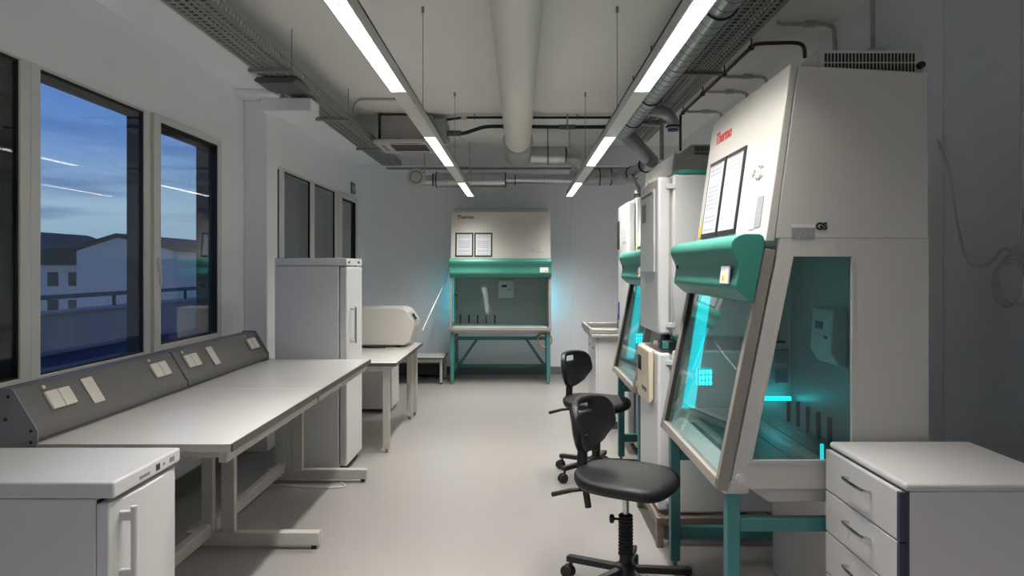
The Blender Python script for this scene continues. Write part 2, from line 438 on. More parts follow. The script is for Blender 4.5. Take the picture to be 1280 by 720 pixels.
# ================================================================== outside the windows
struct(B().box(-6.1, XL - .12, -8, 30, .0, .28).build('terrace_floor', 'deck', smooth=False), 'dark terrace floor outside the windows', 'terrace')
t = thing('parapet_wall', 'pale terrace parapet with a dark rail outside the windows', 'parapet', (-6.1, -4, .28))
off = t.location
B(off).box(-6.2, -6.0, -8, 30, .28, .80).build('wall', 'parapet', t, bevel=.01)
B(off).box(-6.24, -5.96, -8, 30, .80, .84).build('coping', 'parapet', t, bevel=.008)
for k in range(15):
    B(off).box(-6.12, -6.08, -3 + k * 2.3, -2.96 + k * 2.3, .84, 1.0).build('rail_post', 'rail', t)
B(off).box(-6.14, -6.06, -8, 30, .99, 1.05).build('handrail', 'rail', t, bevel=.008)
t = thing('gabled_house', 'white gabled house with dark roof beyond the terrace', 'house', (-12.5, 22, -7))
off = t.location
B(off).prism([(-13.55, -7), (-10.6, -7), (-10.6, 1.95), (-12.3, 2.33), (-13.55, 1.93)], 22, 31, 'y').build('wall', 'facade', t)
B(off).prism([(-13.75, 1.90), (-12.3, 2.36), (-12.3, 2.46), (-13.78, 2.0)], 21.9, 31.1, 'y').build('roof_slope', 'rooftile', t)
B(off).prism([(-10.4, 1.90), (-12.3, 2.36), (-12.3, 2.46), (-10.38, 2.0)], 21.9, 31.1, 'y').build('roof_slope', 'rooftile', t)
t = thing('apartment_house', 'dark flat-topped house left of the gabled house', 'house', (-16, 26, -7))
off = t.location
B(off).box(-19.5, -15.1, 26, 34, -7, 1.55).build('wall', 'facade', t)
B(off).prism([(-19.7, 1.5), (-14.9, 1.5), (-15.5, 2.15), (-19.2, 2.05)], 25.8, 34.2, 'y').build('roof', 'rooftile', t)
for k in range(2):
    for j in range(3):
        x = -17.05 + k * .75
        w = B(off).box(x, x + .38, 25.97, 26.02, .75 - j * 1.0, 1.25 - j * 1.0).build('window', 'hwin', t)
t = thing('low_annex', 'low dark-roofed annex between the two houses', 'house', (-20, 30, -7))
B(t.location).box(-28, -20.6, 30, 40, -7, 1.9).build('wall', 'facade_dark', t)
B(t.location).prism([(-28.4, 1.9), (-20.3, 1.9), (-24, 3.2)], 29.8, 40, 'y').build('roof', 'rooftile', t)

# ================================================================== luminaires
def luminaire(x, label):
    t = thing('linear_luminaire', label, 'ceiling light', (x, 0, 2.24), group='two suspended light lines')
    off = t.location
    w = .039; zb, zt = 2.24, 2.30
    y0, y1 = -3.8, 8.46
    h = B(off)
    h.box(x - w, x + w, y0, y1, zt - .012, zt)
    h.box(x - w, x - w + .005, y0, y1, zb, zt); h.box(x + w - .005, x + w, y0, y1, zb, zt)
    h.box(x - w, x + w, y0, y0 + .005, zb, zt); h.box(x - w, x + w, y1 - .005, y1, zb, zt)
    h.build('housing', 'lampbody', t, bevel=.0015)
    lit = [(-1.0, .3), (2.08, 3.43), (4.64, 5.92), (7.15, 8.45)]
    prev = y0 + .006
    for a, b in lit:
        if a - prev > .1:
            B(off).box(x - w + .005, x + w - .005, prev, a - .004, zb + .001, zb + .006).build('blank_cover', 'lampbody', t)
        prev = b + .004
        d = B(off).box(x - w + .005, x + w - .005, a, b, zb + .030, zb + .034).build('diffuser', 'lit', t, smooth=False)
        lv = B(off); n = int((b - a) / .030)
        for k in range(n):
            yy = a + (b - a) * (k + .5) / n
            for q in (-.0225, 0, .0225):
                lv.box(x + q - .0065, x + q + .0065, yy - .0048, yy + .0048, zb + .004, zb + .008)
        for q in (-.0112, .0112):
            lv.box(x + q - .001, x + q + .001, a, b, zb + .003, zb + .010)
        o = lv.build('louvre', 'louvre', d, smooth=False); o['kind'] = 'stuff'
        ld = bpy.data.lights.new('lamp_light', 'AREA'); ld.shape = 'RECTANGLE'; ld.size = .064; ld.size_y = b - a
        ld.energy = LAMP_W; ld.color = (1.0, .965, .92); ld.spread = math.radians(123)
        lo = bpy.data.objects.new('lamp_light', ld); C.objects.link(lo); lo.parent = t
        lo.location = (0, (a + b) / 2, .026)
    for yy in (1.2, 4.3, 6.4):
        B(off).cyl((x, yy, zt), (x, yy, ZC), .0022, 6).cyl((x, yy, ZC - .035), (x, yy, ZC), .009, 10).build('suspension_wire', 'dullsteel', t)
luminaire(-.58, 'left suspended light line, on the window side')
luminaire(.58, 'right suspended light line, beside the spiral duct')

# ================================================================== ducts, trays and pipes under the ceiling
def spiral_duct(name, label, path_y, x, z, r, pitch=.11):
    t = thing(name, label, 'duct', (x, path_y[0], z)); off = t.location
    a, b = path_y
    B(off).tube([(x, a, z), (x, b, z)], r, 28).build('duct_body', 'galv', t)
    n = int((b - a) / pitch * 16)
    B(off).tube([(x + math.cos(k / 16 * 2 * PI) * r, a + (b - a) * k / n, z + math.sin(k / 16 * 2 * PI) * r) for k in range(n + 1)], .0028, 4).build('spiral_seam', 'seam', t)
    return t
RD = spiral_duct('spiral_duct', 'long galvanised spiral duct beside the right light line', (-3.8, 6.42), .92, 2.62, .078)
off = RD.location
for y in (3.30, 5.05, 5.85, 1.2):
    B(off).tube(arc((.92, y, 2.62), .080, 0, 2 * PI, 24, (1, 0, 0), (0, 0, 1))[:-1], .007, 6, closed=True).cyl((.92, y, 2.70), (.92, y, ZC), .004, 6).build('pipe_clamp', 'rubber', RD)
# branch from the duct end down to the right, then along the wall, then down to the tall cabinet
B(off).tube(smooth_path([(.92, 6.36, 2.62), (.935, 6.40, 2.60), (1.04, 6.36, 2.47), (1.15, 6.33, 2.34)], 5), .068, 20).build('diagonal_branch', 'galv', RD)
B(off).tube(smooth_path([(1.15, 6.30, 2.34), (1.14, 6.60, 2.33), (1.10, 7.3, 2.34)], 6), .062, 20).build('lower_branch', 'galv', RD)
for y, xx, zz in ((6.52, 1.142, 2.333), (7.1, 1.112, 2.336)):
    B(off).tube(arc((xx, y, zz), .067, 0, 2 * PI, 20, (1, 0, 0), (0, 0, 1))[:-1], .007, 6, closed=True).build('pipe_clamp', 'rubber', RD)
B(off).tube(smooth_path([(1.12, 7.2, 2.32), (1.0, 6.5, 2.2), (.95, 6.0, 2.10), (.95, 5.80, 2.02), (.95, 5.78, 1.96)], 6), .034, 16).build('flexible_drop', 'galv', RD)
B(off).tube(smooth_path([(.95, 5.55, 2.61), (1.05, 5.58, 2.62), (1.14, 5.60, 2.60), (1.19, 5.60, 2.54), (1.19, 5.60, 2.48)], 6), .045, 18).build('elbow_branch', 'galv', RD)
el_ = B(off).tube(arc((1.19, 5.60, 2.50), .05, 0, 2 * PI, 20, (1, 0, 0), (0, 1, 0))[:-1], .008, 6, closed=True).build('clamp_ring', 'rubber', RD)
B(off).cyl((1.19, 5.60, 2.465), (1.19, 5.60, 2.48), .042, 16).build('blue_cap', 'blue', RD)
B(off).cyl((1.23, 6.25, 2.34), (1.23, 6.25, 2.64), .020, 12).cyl((1.23, 6.25, 2.64), (1.0, 6.25, 2.66), .02, 12).build('thin_riser', 'galv', RD)

t = thing('white_round_duct', 'large white painted round duct along the ceiling centre', 'duct', (-.02, 0, 2.70)); off = t.location
B(off).tube([(-.02, -3.8, 2.70), (-.02, 7.40, 2.70)], .130, 36).build('duct_body', 'ductwhite', t)
B(off).lathe([(.150, 0), (.154, .02), (.150, .05), (.150, .85), (.12, .90)], (-.02, 7.30, 2.70), (0, 1, 0), 36).build('end_collar', 'collar', t)
for y in (1.0, 4.2):
    B(off).cyl((-.02, y, 2.83), (-.02, y, ZC), .005, 8).build('hanger', 'dullsteel', t)

t = thing('cross_duct', 'galvanised duct section right of the white duct end', 'duct', (.3, 8.05, 2.66)); off = t.location
B(off).tube([(.12, 8.05, 2.66), (.50, 8.05, 2.66)], .098, 26).build('duct_body', 'galv', t)
B(off).tube(smooth_path([(.50, 8.05, 2.66), (.60, 8.08, 2.65), (.68, 8.2, 2.60), (.70, 8.5, 2.52), (.74, 8.72, 2.50)], 6), .098, 24).build('elbow', 'galv', t)
B(off).tube(arc((.31, 8.05, 2.66), .102, 0, 2 * PI, 24, (0, 1, 0), (0, 0, 1))[:-1], .007, 6, closed=True).cyl((.31, 8.05, 2.76), (.31, 8.05, ZC), .005, 8).build('pipe_clamp', 'rubber', t)
B(off).tube([(.56, 8.12, ZC), (.545, 8.12, 2.74), (.575, 8.12, 2.74), (.56, 8.12, ZC)], .003, 6).build('wire_hanger', 'dullsteel', t)

t = thing('exhaust_duct_line', 'long galvanised duct line running across the far end', 'duct', (0, 8.9, 2.49)); off = t.location
B(off).tube([(-1.03, 8.9, 2.485), (-.19, 8.9, 2.485)], .088, 26).build('duct_body', 'galv', t)
B(off).tube([(-.19, 8.9, 2.50), (.62, 8.9, 2.50)], .058, 24).build('duct_narrow', 'galv', t)
B(off).tube([(.62, 8.9, 2.51), (1.30, 8.9, 2.53)], .098, 26).build('duct_body', 'galv', t)
B(off).tube([(1.18, 8.85, 2.53), (1.15, 8.3, 2.42), (1.10, 7.2, 2.34)], .07, 20).build('link_duct', 'galv', t)
for x, r in ((-1.07, .075), (-1.03, .092), (-.18, .09), (-.06, .062), (.98, .104), (1.12, .104)):
    B(off).tube(arc((x, 8.9, 2.49 if x < .6 else 2.525), r, 0, 2 * PI, 24, (0, 1, 0), (0, 0, 1))[:-1], .007, 6, closed=True).build('pipe_clamp', 'rubber', t)
for x in (-.90, -.60, -.45, .30):
    B(off).tube(arc((x, 8.9, 2.485 if x < -.2 else 2.50), .0885 if x < -.2 else .0585, 0, 2 * PI, 24, (0, 1, 0), (0, 0, 1))[:-1], .002, 5, closed=True).build('seam', 'seam', t)
B(off).tube(smooth_path([(-1.02, 8.9, 2.485), (-1.12, 8.9, 2.48), (-1.22, 8.86, 2.485), (-1.262, 8.78, 2.50)], 6), .066, 20).build('elbow', 'galv', t)
for x in (-.62, -1.18):
    B(off).cyl((x, 8.9, 2.56), (x, 8.9, ZC), .008, 8).build('hanger', 'conduit', t)
v = B(off).lathe([(.112, 0), (.112, -.02), (.095, -.035), (.072, -.035), (.072, -.02), (.066, -.02), (.066, -.045), (.055, -.055), (.001, -.055)], (-1.262, 8.78, 2.505), (0, 1, 0), 32).build('air_valve', 'lampbody', t)
B(off).tube(arc((-1.262, 8.735, 2.505), .069, 0, 2 * PI, 28, (1, 0, 0), (0, 0, 1))[:-1], .004, 6, closed=True).build('valve_gap', 'rubber', v)
rl = B((0, 9.18, 2.67)).box(-1.7, 1.4, 9.17, 9.20, 2.655, 2.685).build('mounting_rail', 'tray', bevel=.002); rl.location = (0, 9.18, 2.67)
tag(rl, 'thin metal mounting rail in front of the far ceiling beam', 'rail')

def cable_tray(x0, x1, z, y0, y1, label, cables):
    t = thing('cable_tray', label, 'cable tray', ((x0 + x1) / 2, y0, z)); off = t.location
    p = B(off)
    n = 6
    for k in range(n):
        xx = x0 + .008 + (x1 - x0 - .016) * k / (n - 1)
        p.box(xx - .009, xx + .009, y0, y1, z, z + .0022)
    m = int((y1 - y0) / .05)
    for k in range(m + 1):
        yy = y0 + (y1 - y0) * k / m
        p.box(x0, x1, yy - .011, yy + .011, z + .0002, z + .0026)
    b = p.build('perforated_bottom', 'tray', t, smooth=False); b['kind'] = 'stuff'
    for xa, s in ((x0, -1), (x1, 1)):
        q = B(off); q.box(xa - .0015, xa + .0015, y0, y1, z, z + .02); q.box(xa - .0015, xa + .0015, y0, y1, z + .045, z + .06)
        for k in range(m + 1):
            yy = y0 + (y1 - y0) * k / m
            q.box(xa - .0012, xa + .0012, yy - .012, yy + .012, z + .02, z + .045)
        q.build('side_rail', 'tray', t, smooth=False)
    rnd = random.Random(int(x0 * 100) + 50)
    for k in range(cables):
        xx = x0 + .02 + (x1 - x0 - .04) * (k + .5) / cables
        r = rnd.uniform(.006, .010)
        pts = [(xx + rnd.uniform(-.010, .010), y0 + .05 + (y1 - y0 - .1) * j / 14, z + .004 + r + rnd.uniform(0, .006)) for j in range(15)]
        B(off).tube(pts, r, 6).build('cable', rnd.choice(['rubber', 'conduit', 'panelgrey', 'outer']), t)
    for yy in [y0 + .75 + 1.55 * k for k in range(int((y1 - y0 - 1) / 1.55) + 1)]:
        h = B(off).box(x0 - .03, x1 + .03, yy - .02, yy + .02, z - .022, z - .001)
        for xx in (x0 - .02, x1 + .02): h.cyl((xx, yy, z - .02), (xx, yy, ZC), .004, 6)
        h.build('support_bracket', 'tray', t)
    return t
LT = cable_tray(-1.74, -1.51, 2.70, -3.8, 9.15, 'perforated cable tray along the bulkhead on the window side', 8)
B(LT.location).prism([(-1.80, 2.668), (-1.75, 2.65), (-1.53, 2.65), (-1.50, 2.675), (-1.53, 2.69), (-1.78, 2.69)], 4.86, 5.16, 'y').build('junction_plate', 'panelgrey', LT, bevel=.004)
cable_tray(1.04, 1.29, 2.68, -3.8, 7.3, 'perforated cable tray between the spiral duct and the right wall', 9)

# air-conditioning cassette
t = thing('ceiling_cassette', 'square ceiling air-conditioning cassette near the left light line', 'air conditioner', (-1.14, 7.5, 2.65)); off = t.location
B(off).box(-1.40, -.88, 7.22, 7.76, 2.68, 2.93).build('body', 'acbody', t, bevel=.006)
B(off).box(-1.42, -1.395, 7.20, 7.78, 2.68, 2.95).build('side_strap', 'rubber', t)
pn = B(off)
pn.box(-1.46, -.82, 7.14, 7.28, 2.645, 2.68); pn.box(-1.46, -.82, 7.70, 7.84, 2.645, 2.68)
pn.box(-1.46, -1.32, 7.28, 7.70, 2.645, 2.68); pn.box(-.96, -.82, 7.28, 7.70, 2.645, 2.68)
pn.build('fascia', 'lampbody', t, bevel=.008)
g = B(off)
for k in range(12): g.box(-1.32, -.96, 7.285 + k * .035, 7.303 + k * .035, 2.648, 2.668)
g.build('intake_grille', 'panelgrey', t)
B(off).box(-1.32, -.96, 7.28, 7.70, 2.668, 2.68).build('intake_filter', 'outer', t)
for (a, b, c, d) in ((-1.30, -.98, 7.19, 7.225), (-1.30, -.98, 7.755, 7.79), (-1.41, -1.375, 7.32, 7.66), (-.905, -.87, 7.32, 7.66)):
    B(off).box(a, b, c, d, 2.641, 2.646).build('air_flap', 'dullsteel', t)
B(off).box(-.88, -.74, 7.25, 7.55, 2.70, 2.90).build('pipe_connection_box', 'tray', t, bevel=.01)

t = thing('insulated_pipe', 'upper thin black insulated pipe crossing below the ceiling', 'pipe', (0, 7.3, 2.92)); off = t.location
B(off).tube(smooth_path([(-.75, 7.3, 2.90), (-.66, 7.3, 2.915), (-.5, 7.3, 2.925), (.1, 7.3, 2.925), (1.0, 7.3, 2.925)], 5), .013, 12).build('pipe', 'rubber', t)
B(off).cyl((-.60, 7.3, 2.92), (-.54, 7.3, 2.922), .018, 12).build('white_sleeve', 'socket', t)
for x in (-.46, .58): B(off).box(x - .006, x + .006, 7.29, 7.31, 2.905, ZC).build('pipe_bracket', 'dullsteel', t)
t = thing('insulated_pipe', 'lower thicker black insulated pipe bending to the cassette', 'pipe', (0, 7.3, 2.83)); off = t.location
B(off).tube(smooth_path([(-.75, 7.3, 2.765), (-.58, 7.3, 2.765), (-.46, 7.3, 2.80), (-.34, 7.3, 2.832), (-.1, 7.3, 2.835), (.4, 7.3, 2.83), (1.0, 7.3, 2.83)], 5), .019, 12).build('pipe', 'rubber', t)
B(off).cyl((-.74, 7.3, 2.765), (-.60, 7.3, 2.765), .028, 14).build('fitting', 'panelgrey', t)
B(off).cyl((-.18, 7.3, 2.835), (-.06, 7.3, 2.835), .025, 14).build('sleeve', 'panelgrey', t)
B(off).cyl((.40, 7.3, 2.83), (.56, 7.3, 2.83), .025, 14).build('sleeve', 'panelgrey', t)
for x in (-.12, .48): B(off).box(x - .006, x + .006, 7.275, 7.325, 2.80, ZC).build('pipe_bracket', 'dullsteel', t)
t = thing('ceiling_conduit', 'painted conduit with a junction box above the cassette', 'conduit', (-1.3, 6.6, 2.94)); off = t.location
B(off).tube(smooth_path([(-1.52, 6.6, 2.78), (-1.52, 6.6, 2.88), (-1.48, 6.6, 2.935), (-1.40, 6.6, 2.945), (-1.10, 6.6, 2.945)], 5), .011, 10).build('pipe', 'conduit', t)
B(off).box(-1.12, -1.0, 6.55, 6.65, 2.92, ZC).build('junction_box', 'conduit', t, bevel=.006)

# conduits on the right side
names = ['nearest', 'second', 'third', 'farthest']
for k, y in enumerate((4.55, 5.8, 6.3, 7.1)):
    t = thing('wall_conduit', names[k] + ' painted conduit bending from the ceiling down the right wall', 'conduit', (1.9, y, 2.94), group='conduits on the right wall'); off = t.location
    B(off).tube(smooth_path([(1.62, y, 2.955), (1.66, y, 2.94), (1.72, y, 2.94), (1.90, y, 2.94), (1.96, y, 2.93), (1.985, y, 2.88), (1.985, y, 2.5), (1.985, y, 2.0)], 5), .012, 10).build('pipe', 'conduit', t)
    B(off).box(1.80, 1.87, y - .02, y + .02, 2.925, ZC).build('clip', 'conduit', t, bevel=.003)
t = thing('brown_pipe', 'thin dark brown pipe along the right ceiling edge', 'pipe', (1.6, 6, 2.9)); off = t.location
B(off).tube(smooth_path([(1.90, 4.80, 2.80), (1.89, 4.80, 2.875), (1.84, 4.80, 2.90), (1.70, 4.80, 2.90), (1.60, 4.82, 2.90), (1.575, 4.9, 2.90), (1.575, 5.5, 2.90), (1.575, 6.3, 2.90), (1.575, 7.0, 2.90), (1.575, 7.06, 2.88), (1.575, 7.07, 2.80), (1.575, 7.07, 2.55)], 6), .013, 10).build('pipe', 'brown', t)
for y in (4.9, 5.55, 6.2, 6.95):
    B(off).cyl((1.575, y, 2.89), (1.575, y, ZC), .005, 6).lathe([(.018, -.012), (.021, 0), (.018, .012)], (1.575, y, 2.90), (0, 1, 0), 12).build('pipe_hanger', 'rubber', t)
t = thing('wall_riser_pipe', 'vertical grey pipe with a box above the nearest biosafety cabinet', 'pipe', (1.96, 4.0, 2.4)); off = t.location
B(off).cyl((1.96, 4.0, 2.55), (1.96, 4.0, ZC), .013, 10).build('pipe', 'conduit', t)
B(off).box(1.90, 2.0, 3.93, 4.07, 2.52, 2.60).build('box', 'conduit', t, bevel=.005)
B(off).box(1.84, 1.90, 3.95, 4.05, 2.52, 2.57).build('black_bracket', 'rubber', t, bevel=.004)
# ================================================================== biosafety cabinets
def hood(name, label, W, loc, rz, logo, extras):
    """front faces local -X at x=0, width along +Y from 0 to W, back at x=.69"""
    t = thing(name, label, 'biosafety cabinet', loc, rz, group='biosafety cabinets')
    D = .69
    # upper housing with slanted front
    B().prism([(.172, 1.50), (D, 1.50), (D, 2.06), (.25, 2.085)], 0, W, 'y').build('upper_housing', 'hood', t, bevel=.004)
    fp = B().prism([(.141, 1.49), (.171, 1.49), (.249, 2.083), (.224, 2.090)], .0, W, 'y').build('front_panel', 'hood', t, bevel=.004)
    # side walls with glass windows
    o = [(.02, .655), (D, .655), (D, 1.50), (.19, 1.50)]
    i = [(.081, .741), (.441, .741), (.441, 1.449), (.226, 1.449)]
    for (a, b, near) in ((0, .028, True), (W - .028, W, False)):
        s = B()
        for k in range(4):
            j = (k + 1) % 4
            s.prism([o[k], o[j], i[j], i[k]], a, b, 'y')
        sp = s.build('side_panel', 'hood', t)
        m = (a + b) / 2
        B().prism(i, m - .003, m + .003, 'y').build('side_window', 'hglass', sp, smooth=False)
        fr = B(); e = .010; yo = a - .002 if near else b + .002; y0, y1 = min(yo, m), max(yo, m)
        ii = [(.081 + e + .003, .741 + e), (.441 - e, .741 + e), (.441 - e, 1.449 - e), (.226 + e - .002, 1.449 - e)]
        for k in range(4):
            j = (k + 1) % 4
            fr.prism([i[k], i[j], ii[j], ii[k]], y0, y1, 'y')
        fr.build('window_surround', 'hood', sp)
        y = -.004 if near else W + .004
        B().cyl((.055, y, .69), (.055, m, .69), .016, 20).build('screw_cap', 'white', sp)
    # inner walls and floor
    B().box(.58, .60, .028, W - .028, .69, 1.50).build('inner_back', 'steel', t)
    tr = B().box(.05, .58, .028, W - .028, .675, .690)
    tr.build('work_tray', 'steel', t)
    sl = B()
    for k in range(int((W - .16) / .03)):
        sl.box(.075, .115, .08 + k * .03, .092 + k * .03, .688, .6915)
    q = sl.build('tray_slots', 'rubber', t); q['kind'] = 'stuff'
    for k in range(3):
        B().box(.20 + k * .12, .203 + k * .12, .05, W - .05, .6895, .6925).build('tray_joint', 'dullsteel', t)
    B().prism([(.0, .635), (.0, .672), (.06, .700), (.085, .70), (.085, .635)], .003, W - .003, 'y').build('front_sill', 'hood', t, bevel=.006)
    B().prism([(.085, .655), (D, .655), (D, .60), (.16, .60)], .03, W - .03, 'y').build('base_plenum', 'hood', t, bevel=.004)
    # sash: slanted frame and pane, parallel to the side panel front edge
    ang = math.atan2(.158, .795)
    d = Vector((math.sin(ang), 0, math.cos(ang))); nrm = Vector((-math.cos(ang), 0, math.sin(ang)))
    p0 = Vector((.012, 0, .645)); L = .83
    sf = B()
    for yy in (-.002, W - .030): sf.obox(p0 + Vector((0, yy, 0)), d, (0, 1, 0), nrm, L, .032, .040)
    sf.obox(p0, d, (0, 1, 0), nrm, .035, W, .040)
    s = sf.build('sash_frame', 'dullsteel', t, bevel=.003)
    B().obox(p0 + d * .035 + nrm * .018 + Vector((0, .03, 0)), d, (0, 1, 0), nrm, L - .1, W - .06, .005).build('glass_pane', 'sglass', s, smooth=False)
    for yy in (.030, W - .036): sg = B().obox(p0 + d * .04 + nrm * .010 + Vector((0, yy, 0)), d, (0, 1, 0), nrm, L - .08, .006, .022).build('gasket', 'rubber', s)
    # teal visor
    vis = [(.033, 1.500), (.045, 1.510), (.068, 1.516), (.118, 1.515), (.131, 1.508), (.137, 1.486), (.100, 1.288), (.090, 1.284), (.044, 1.324), (.038, 1.334),
           (.040, 1.350), (.044, 1.372), (.047, 1.392), (.046, 1.410), (.040, 1.428), (.030, 1.447), (.023, 1.466), (.024, 1.485)]
    v = B().prism(vis, -.006, W + .006, 'y').build('visor', 'teal', t, bevel=.003, angle=50)
    st = B().obox((.0345, .135 if W > 1 else .16, 1.345), (0, -1, 0), Vector((.006, 0, .06)).normalized(), Vector((-1, 0, .1)).normalized(), .10, .062, .006).build('sticker', 'whitelabel', v)
    B().prism([(.05 if W > 1 else .075, 1.355), (.075 if W > 1 else .10, 1.355), (.0625 if W > 1 else .0875, 1.378)], .020, .0255, 'x').build('warning_mark', 'yellow', st)
    B().cyl((.040, W - .05, 1.405), (.050, W - .05, 1.405), .008, 12).build('key_switch', 'rubber', v)
    # exhaust grille box on top
    eb = B().box(.33, D, .03, W - .03, 2.06, 2.145)
    eb.prism([(.25, 2.08), (.33, 2.06), (.33, 2.14)], .03, W - .03, 'y')
    e_ = eb.build('exhaust_box', 'hood', t, bevel=.003)
    gr = B(); n = 26
    for r_ in (0, 1):
        for k in range(n):
            xx = .352 + (.30) * k / (n - 1)
            gr.box(xx, xx + .0065, .0275, .032, 2.070 + r_ * .034, 2.099 + r_ * .034)
    o_ = gr.build('grille_slots', 'rubber', e_); o_['kind'] = 'stuff'
    B().cyl((.675, .01, 2.09), (.675, .03, 2.09), .012, 10).build('cable_gland', 'rubber', e_)
    # UV lamps: flat strip along the far side wall behind the sash; caged and side lamps are added
    yw = W - .030
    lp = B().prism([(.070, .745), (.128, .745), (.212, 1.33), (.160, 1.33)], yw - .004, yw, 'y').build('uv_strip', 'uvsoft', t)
    if W < 1:
        cg = B().box(.135, .205, yw - .03, yw - .005, .855, .93).build('added_uv_cage', 'uv', t)  # added lamp, makes the bright cyan patch on the side wall
        gb = B()
        for k in range(5): gb.box(.134 + k * .0165, .138 + k * .0165, yw - .034, yw - .030, .853, .932)
        for k in range(4): gb.box(.133, .207, yw - .034, yw - .030, .853 + k * .0253, .857 + k * .0253)
        gb.build('cage_bars', 'plate', cg)
        B().box(.43, .56, yw - .055, yw - .035, .790, .806).build('added_side_lamp', 'uv', t)  # added lamp, throws cyan light up the socket panel
        B().box(.335, .345, .020, .028, .745, .80).build('painted_edge_glow', 'uvsoft', t)  # glow painted by emission, as light caught in the glass edge
    else:
        for y in (.05, W - .05):
            h_ = B().box(.690, .705, y - .02, y + .02, .70, 1.25).build('added_tube_holder', 'white', t)  # unseen holders and tubes added for the cyan glow on the wall
            B().cyl((.722, y, .74), (.722, y, 1.22), .012, 12).build('added_rear_tube', 'uv_added_rear', h_)
    # control box on the inner back wall
    cb = B().prism([(.58, 1.245), (.525, 1.235), (.515, 1.07), (.545, 1.02), (.58, 1.01)], W * .37, W * .37 + .20, 'y').build('control_box', 'white', t, bevel=.005)
    y = W * .37
    B().box(.517, .5215, y + .09, y + .155, 1.155, 1.185).build('display', 'display', cb)
    B().box(.516, .5205, y + .04, y + .07, 1.12, 1.132).build('button', 'panelgrey', cb)
    # sockets and taps on the far inner side wall
    yy = W - .028
    B().box(.42, .56, yy - .006, yy - .001, .84, 1.05).build('socket_panel', 'white', t, bevel=.003)
    for zz in (.955, .865):
        sc = B().box(.50, .56, yy - .022, yy - .012, zz, zz + .065).build('power_socket', 'plate', t, bevel=.003)
    for xx in (.43, .50):
        tp = B().cyl((xx, yy - .001, 1.09), (xx, yy - .05, 1.09), .010, 10).cyl((xx, yy - .035, 1.07), (xx, yy - .035, 1.11), .014, 10).build('tap', 'chrome', t)
    B().box(.40, .545, yy - .03, yy - .001, 1.050, 1.062).build('tap_ledge', 'rubber', t)
    for k in range(5):
        B().cyl((.555, W * .93 - k * .11, .69), (.555, W * .93 - k * .11, .80), .0095, 10).build('rod_holder', 'rubber', t)
    # stand
    for (x, y) in ((.012, .008), (.012, W - .053), (.60, .008), (.60, W - .053)):
        lg = B().box(x, x + .045, y, y + .045, .035, .655).build('leg', 'teal_leg', t, bevel=.004)
        B().cyl((x + .0225, y + .0225, 0), (x + .0225, y + .0225, .012), .020, 14).cyl((x + .0225, y + .0225, .012), (x + .0225, y + .0225, .036), .012, 12).build('foot', 'dullsteel', lg)
    for y in (.012, W - .05):
        B().box(.057, .60, y, y + .036, .505, .55).build('side_rail', 'teal_leg', t, bevel=.003)
        B().box(.057, .60, y, y + .036, .14, .195).build('side_rail', 'teal_leg', t, bevel=.003)
    for z0, z1 in ((.475, .52), (.12, .165)):
        B().box(.612, .634, .053, W - .053, z0, z1).build('rear_rail', 'teal_leg', t, bevel=.003)
    if W > 1:
        for a, b in ((.06, .30), (W - .06, W - .30)):
            B().bar((.623, a, .15), (.623, b, .495), .022, .036).build('diagonal_brace', 'teal_leg', t, bevel=.002)
    # documents, lettering and marks on the slanted front panel
    ey = (Vector((.224, 0, 2.09)) - Vector((.141, 0, 1.49))).normalized(); ex = Vector((0, -1, 0)); ez = ex.cross(ey)
    def at(u, w, h=0.0):          # u from the left edge, w up from the lower panel edge
        return Vector((.141, W, 1.49)) + ex * u + ey * w + ez * h
    u0 = .055 if W > 1 else .085
    sc = 1.0 if W > 1 else 1.15
    for k in range(2):
        u = u0 + k * .232 * sc
        f = B().obox(at(u, .045), ex, ey, ez, .222 * sc, .30 * sc, .006).build('document_frame', 'ink', fp, bevel=.001)
        f.name = 'document_frame'
        B().obox(at(u + .019, .064, .0062), ex, ey, ez, .222 * sc - .038, .30 * sc - .038, .0012).build('printed_sheet', 'paper', fp)
    text_part('lettering', 'Thermo', .062 if W > 1 else .075, logo, fp, at(u0 + .02, .52 if W > 1 else .475, .001), ex, ey, bold=.0015)
    if 'warn' in extras:
        w_ = B(); a = at(.02, .05, .001); b = at(.075, .05, .001); c = at(.0475, .135, .001)
        w_._add([a, b, c, a + ez * .002, b + ez * .002, c + ez * .002], [(0, 1, 2), (3, 4, 5), (0, 1, 4, 3), (1, 2, 5, 4), (2, 0, 3, 5)])
        w_.build('warning_triangle', 'yellow', fp)
    if 'notes' in extras:
        B().obox(at(W - .22, .05, .001), ex, ey, ez, .07, .075, .0012).build('label', 'whitelabel', fp)
        B().obox(at(W - .145, .055, .001), ex, ey, ez, .065, .11, .0012).build('label', 'cardgrey', fp)
    rnd = random.Random(3)
    for k in range(5):
        u = W - .24 + rnd.uniform(-.03, .09); w = .09 + rnd.uniform(0, .06) + (.13 if 'notes' in extras else 0)
        pts = [at(u + j * .013, w + rnd.uniform(-.014, .014), .0015) for j in range(5)]
        B().tube(pts, .0022, 5).build('pen_mark', 'greyink', fp)
    if 'side' in extras:
        ex2, ey2, ez2 = Vector((1, 0, 0)), Vector((0, 0, 1)), Vector((0, -1, 0))
        up = [c for c in t.children if c.name.startswith('upper_housing')][0]
        B().obox((.228, -.0005, 1.497), ex2, ey2, ez2, .078, .038, .0012).build('rating_plate', 'cardgrey', up)
        B().obox((.228, -.0005, 1.537), ex2, ey2, ez2, .078, .010, .0012).build('rating_header', 'whitelabel', up)
        text_part('mark_lettering', 'GS', .032, 'ink', up, (.309, -.001, 1.530), ex2, ey2, bold=.0016)
    return t
hood('biosafety_cabinet', 'nearest biosafety cabinet with teal visor and cyan lit interior on the right', .97, (.689, 2.43, 0), 0, 'red', ('warn', 'notes', 'side'))
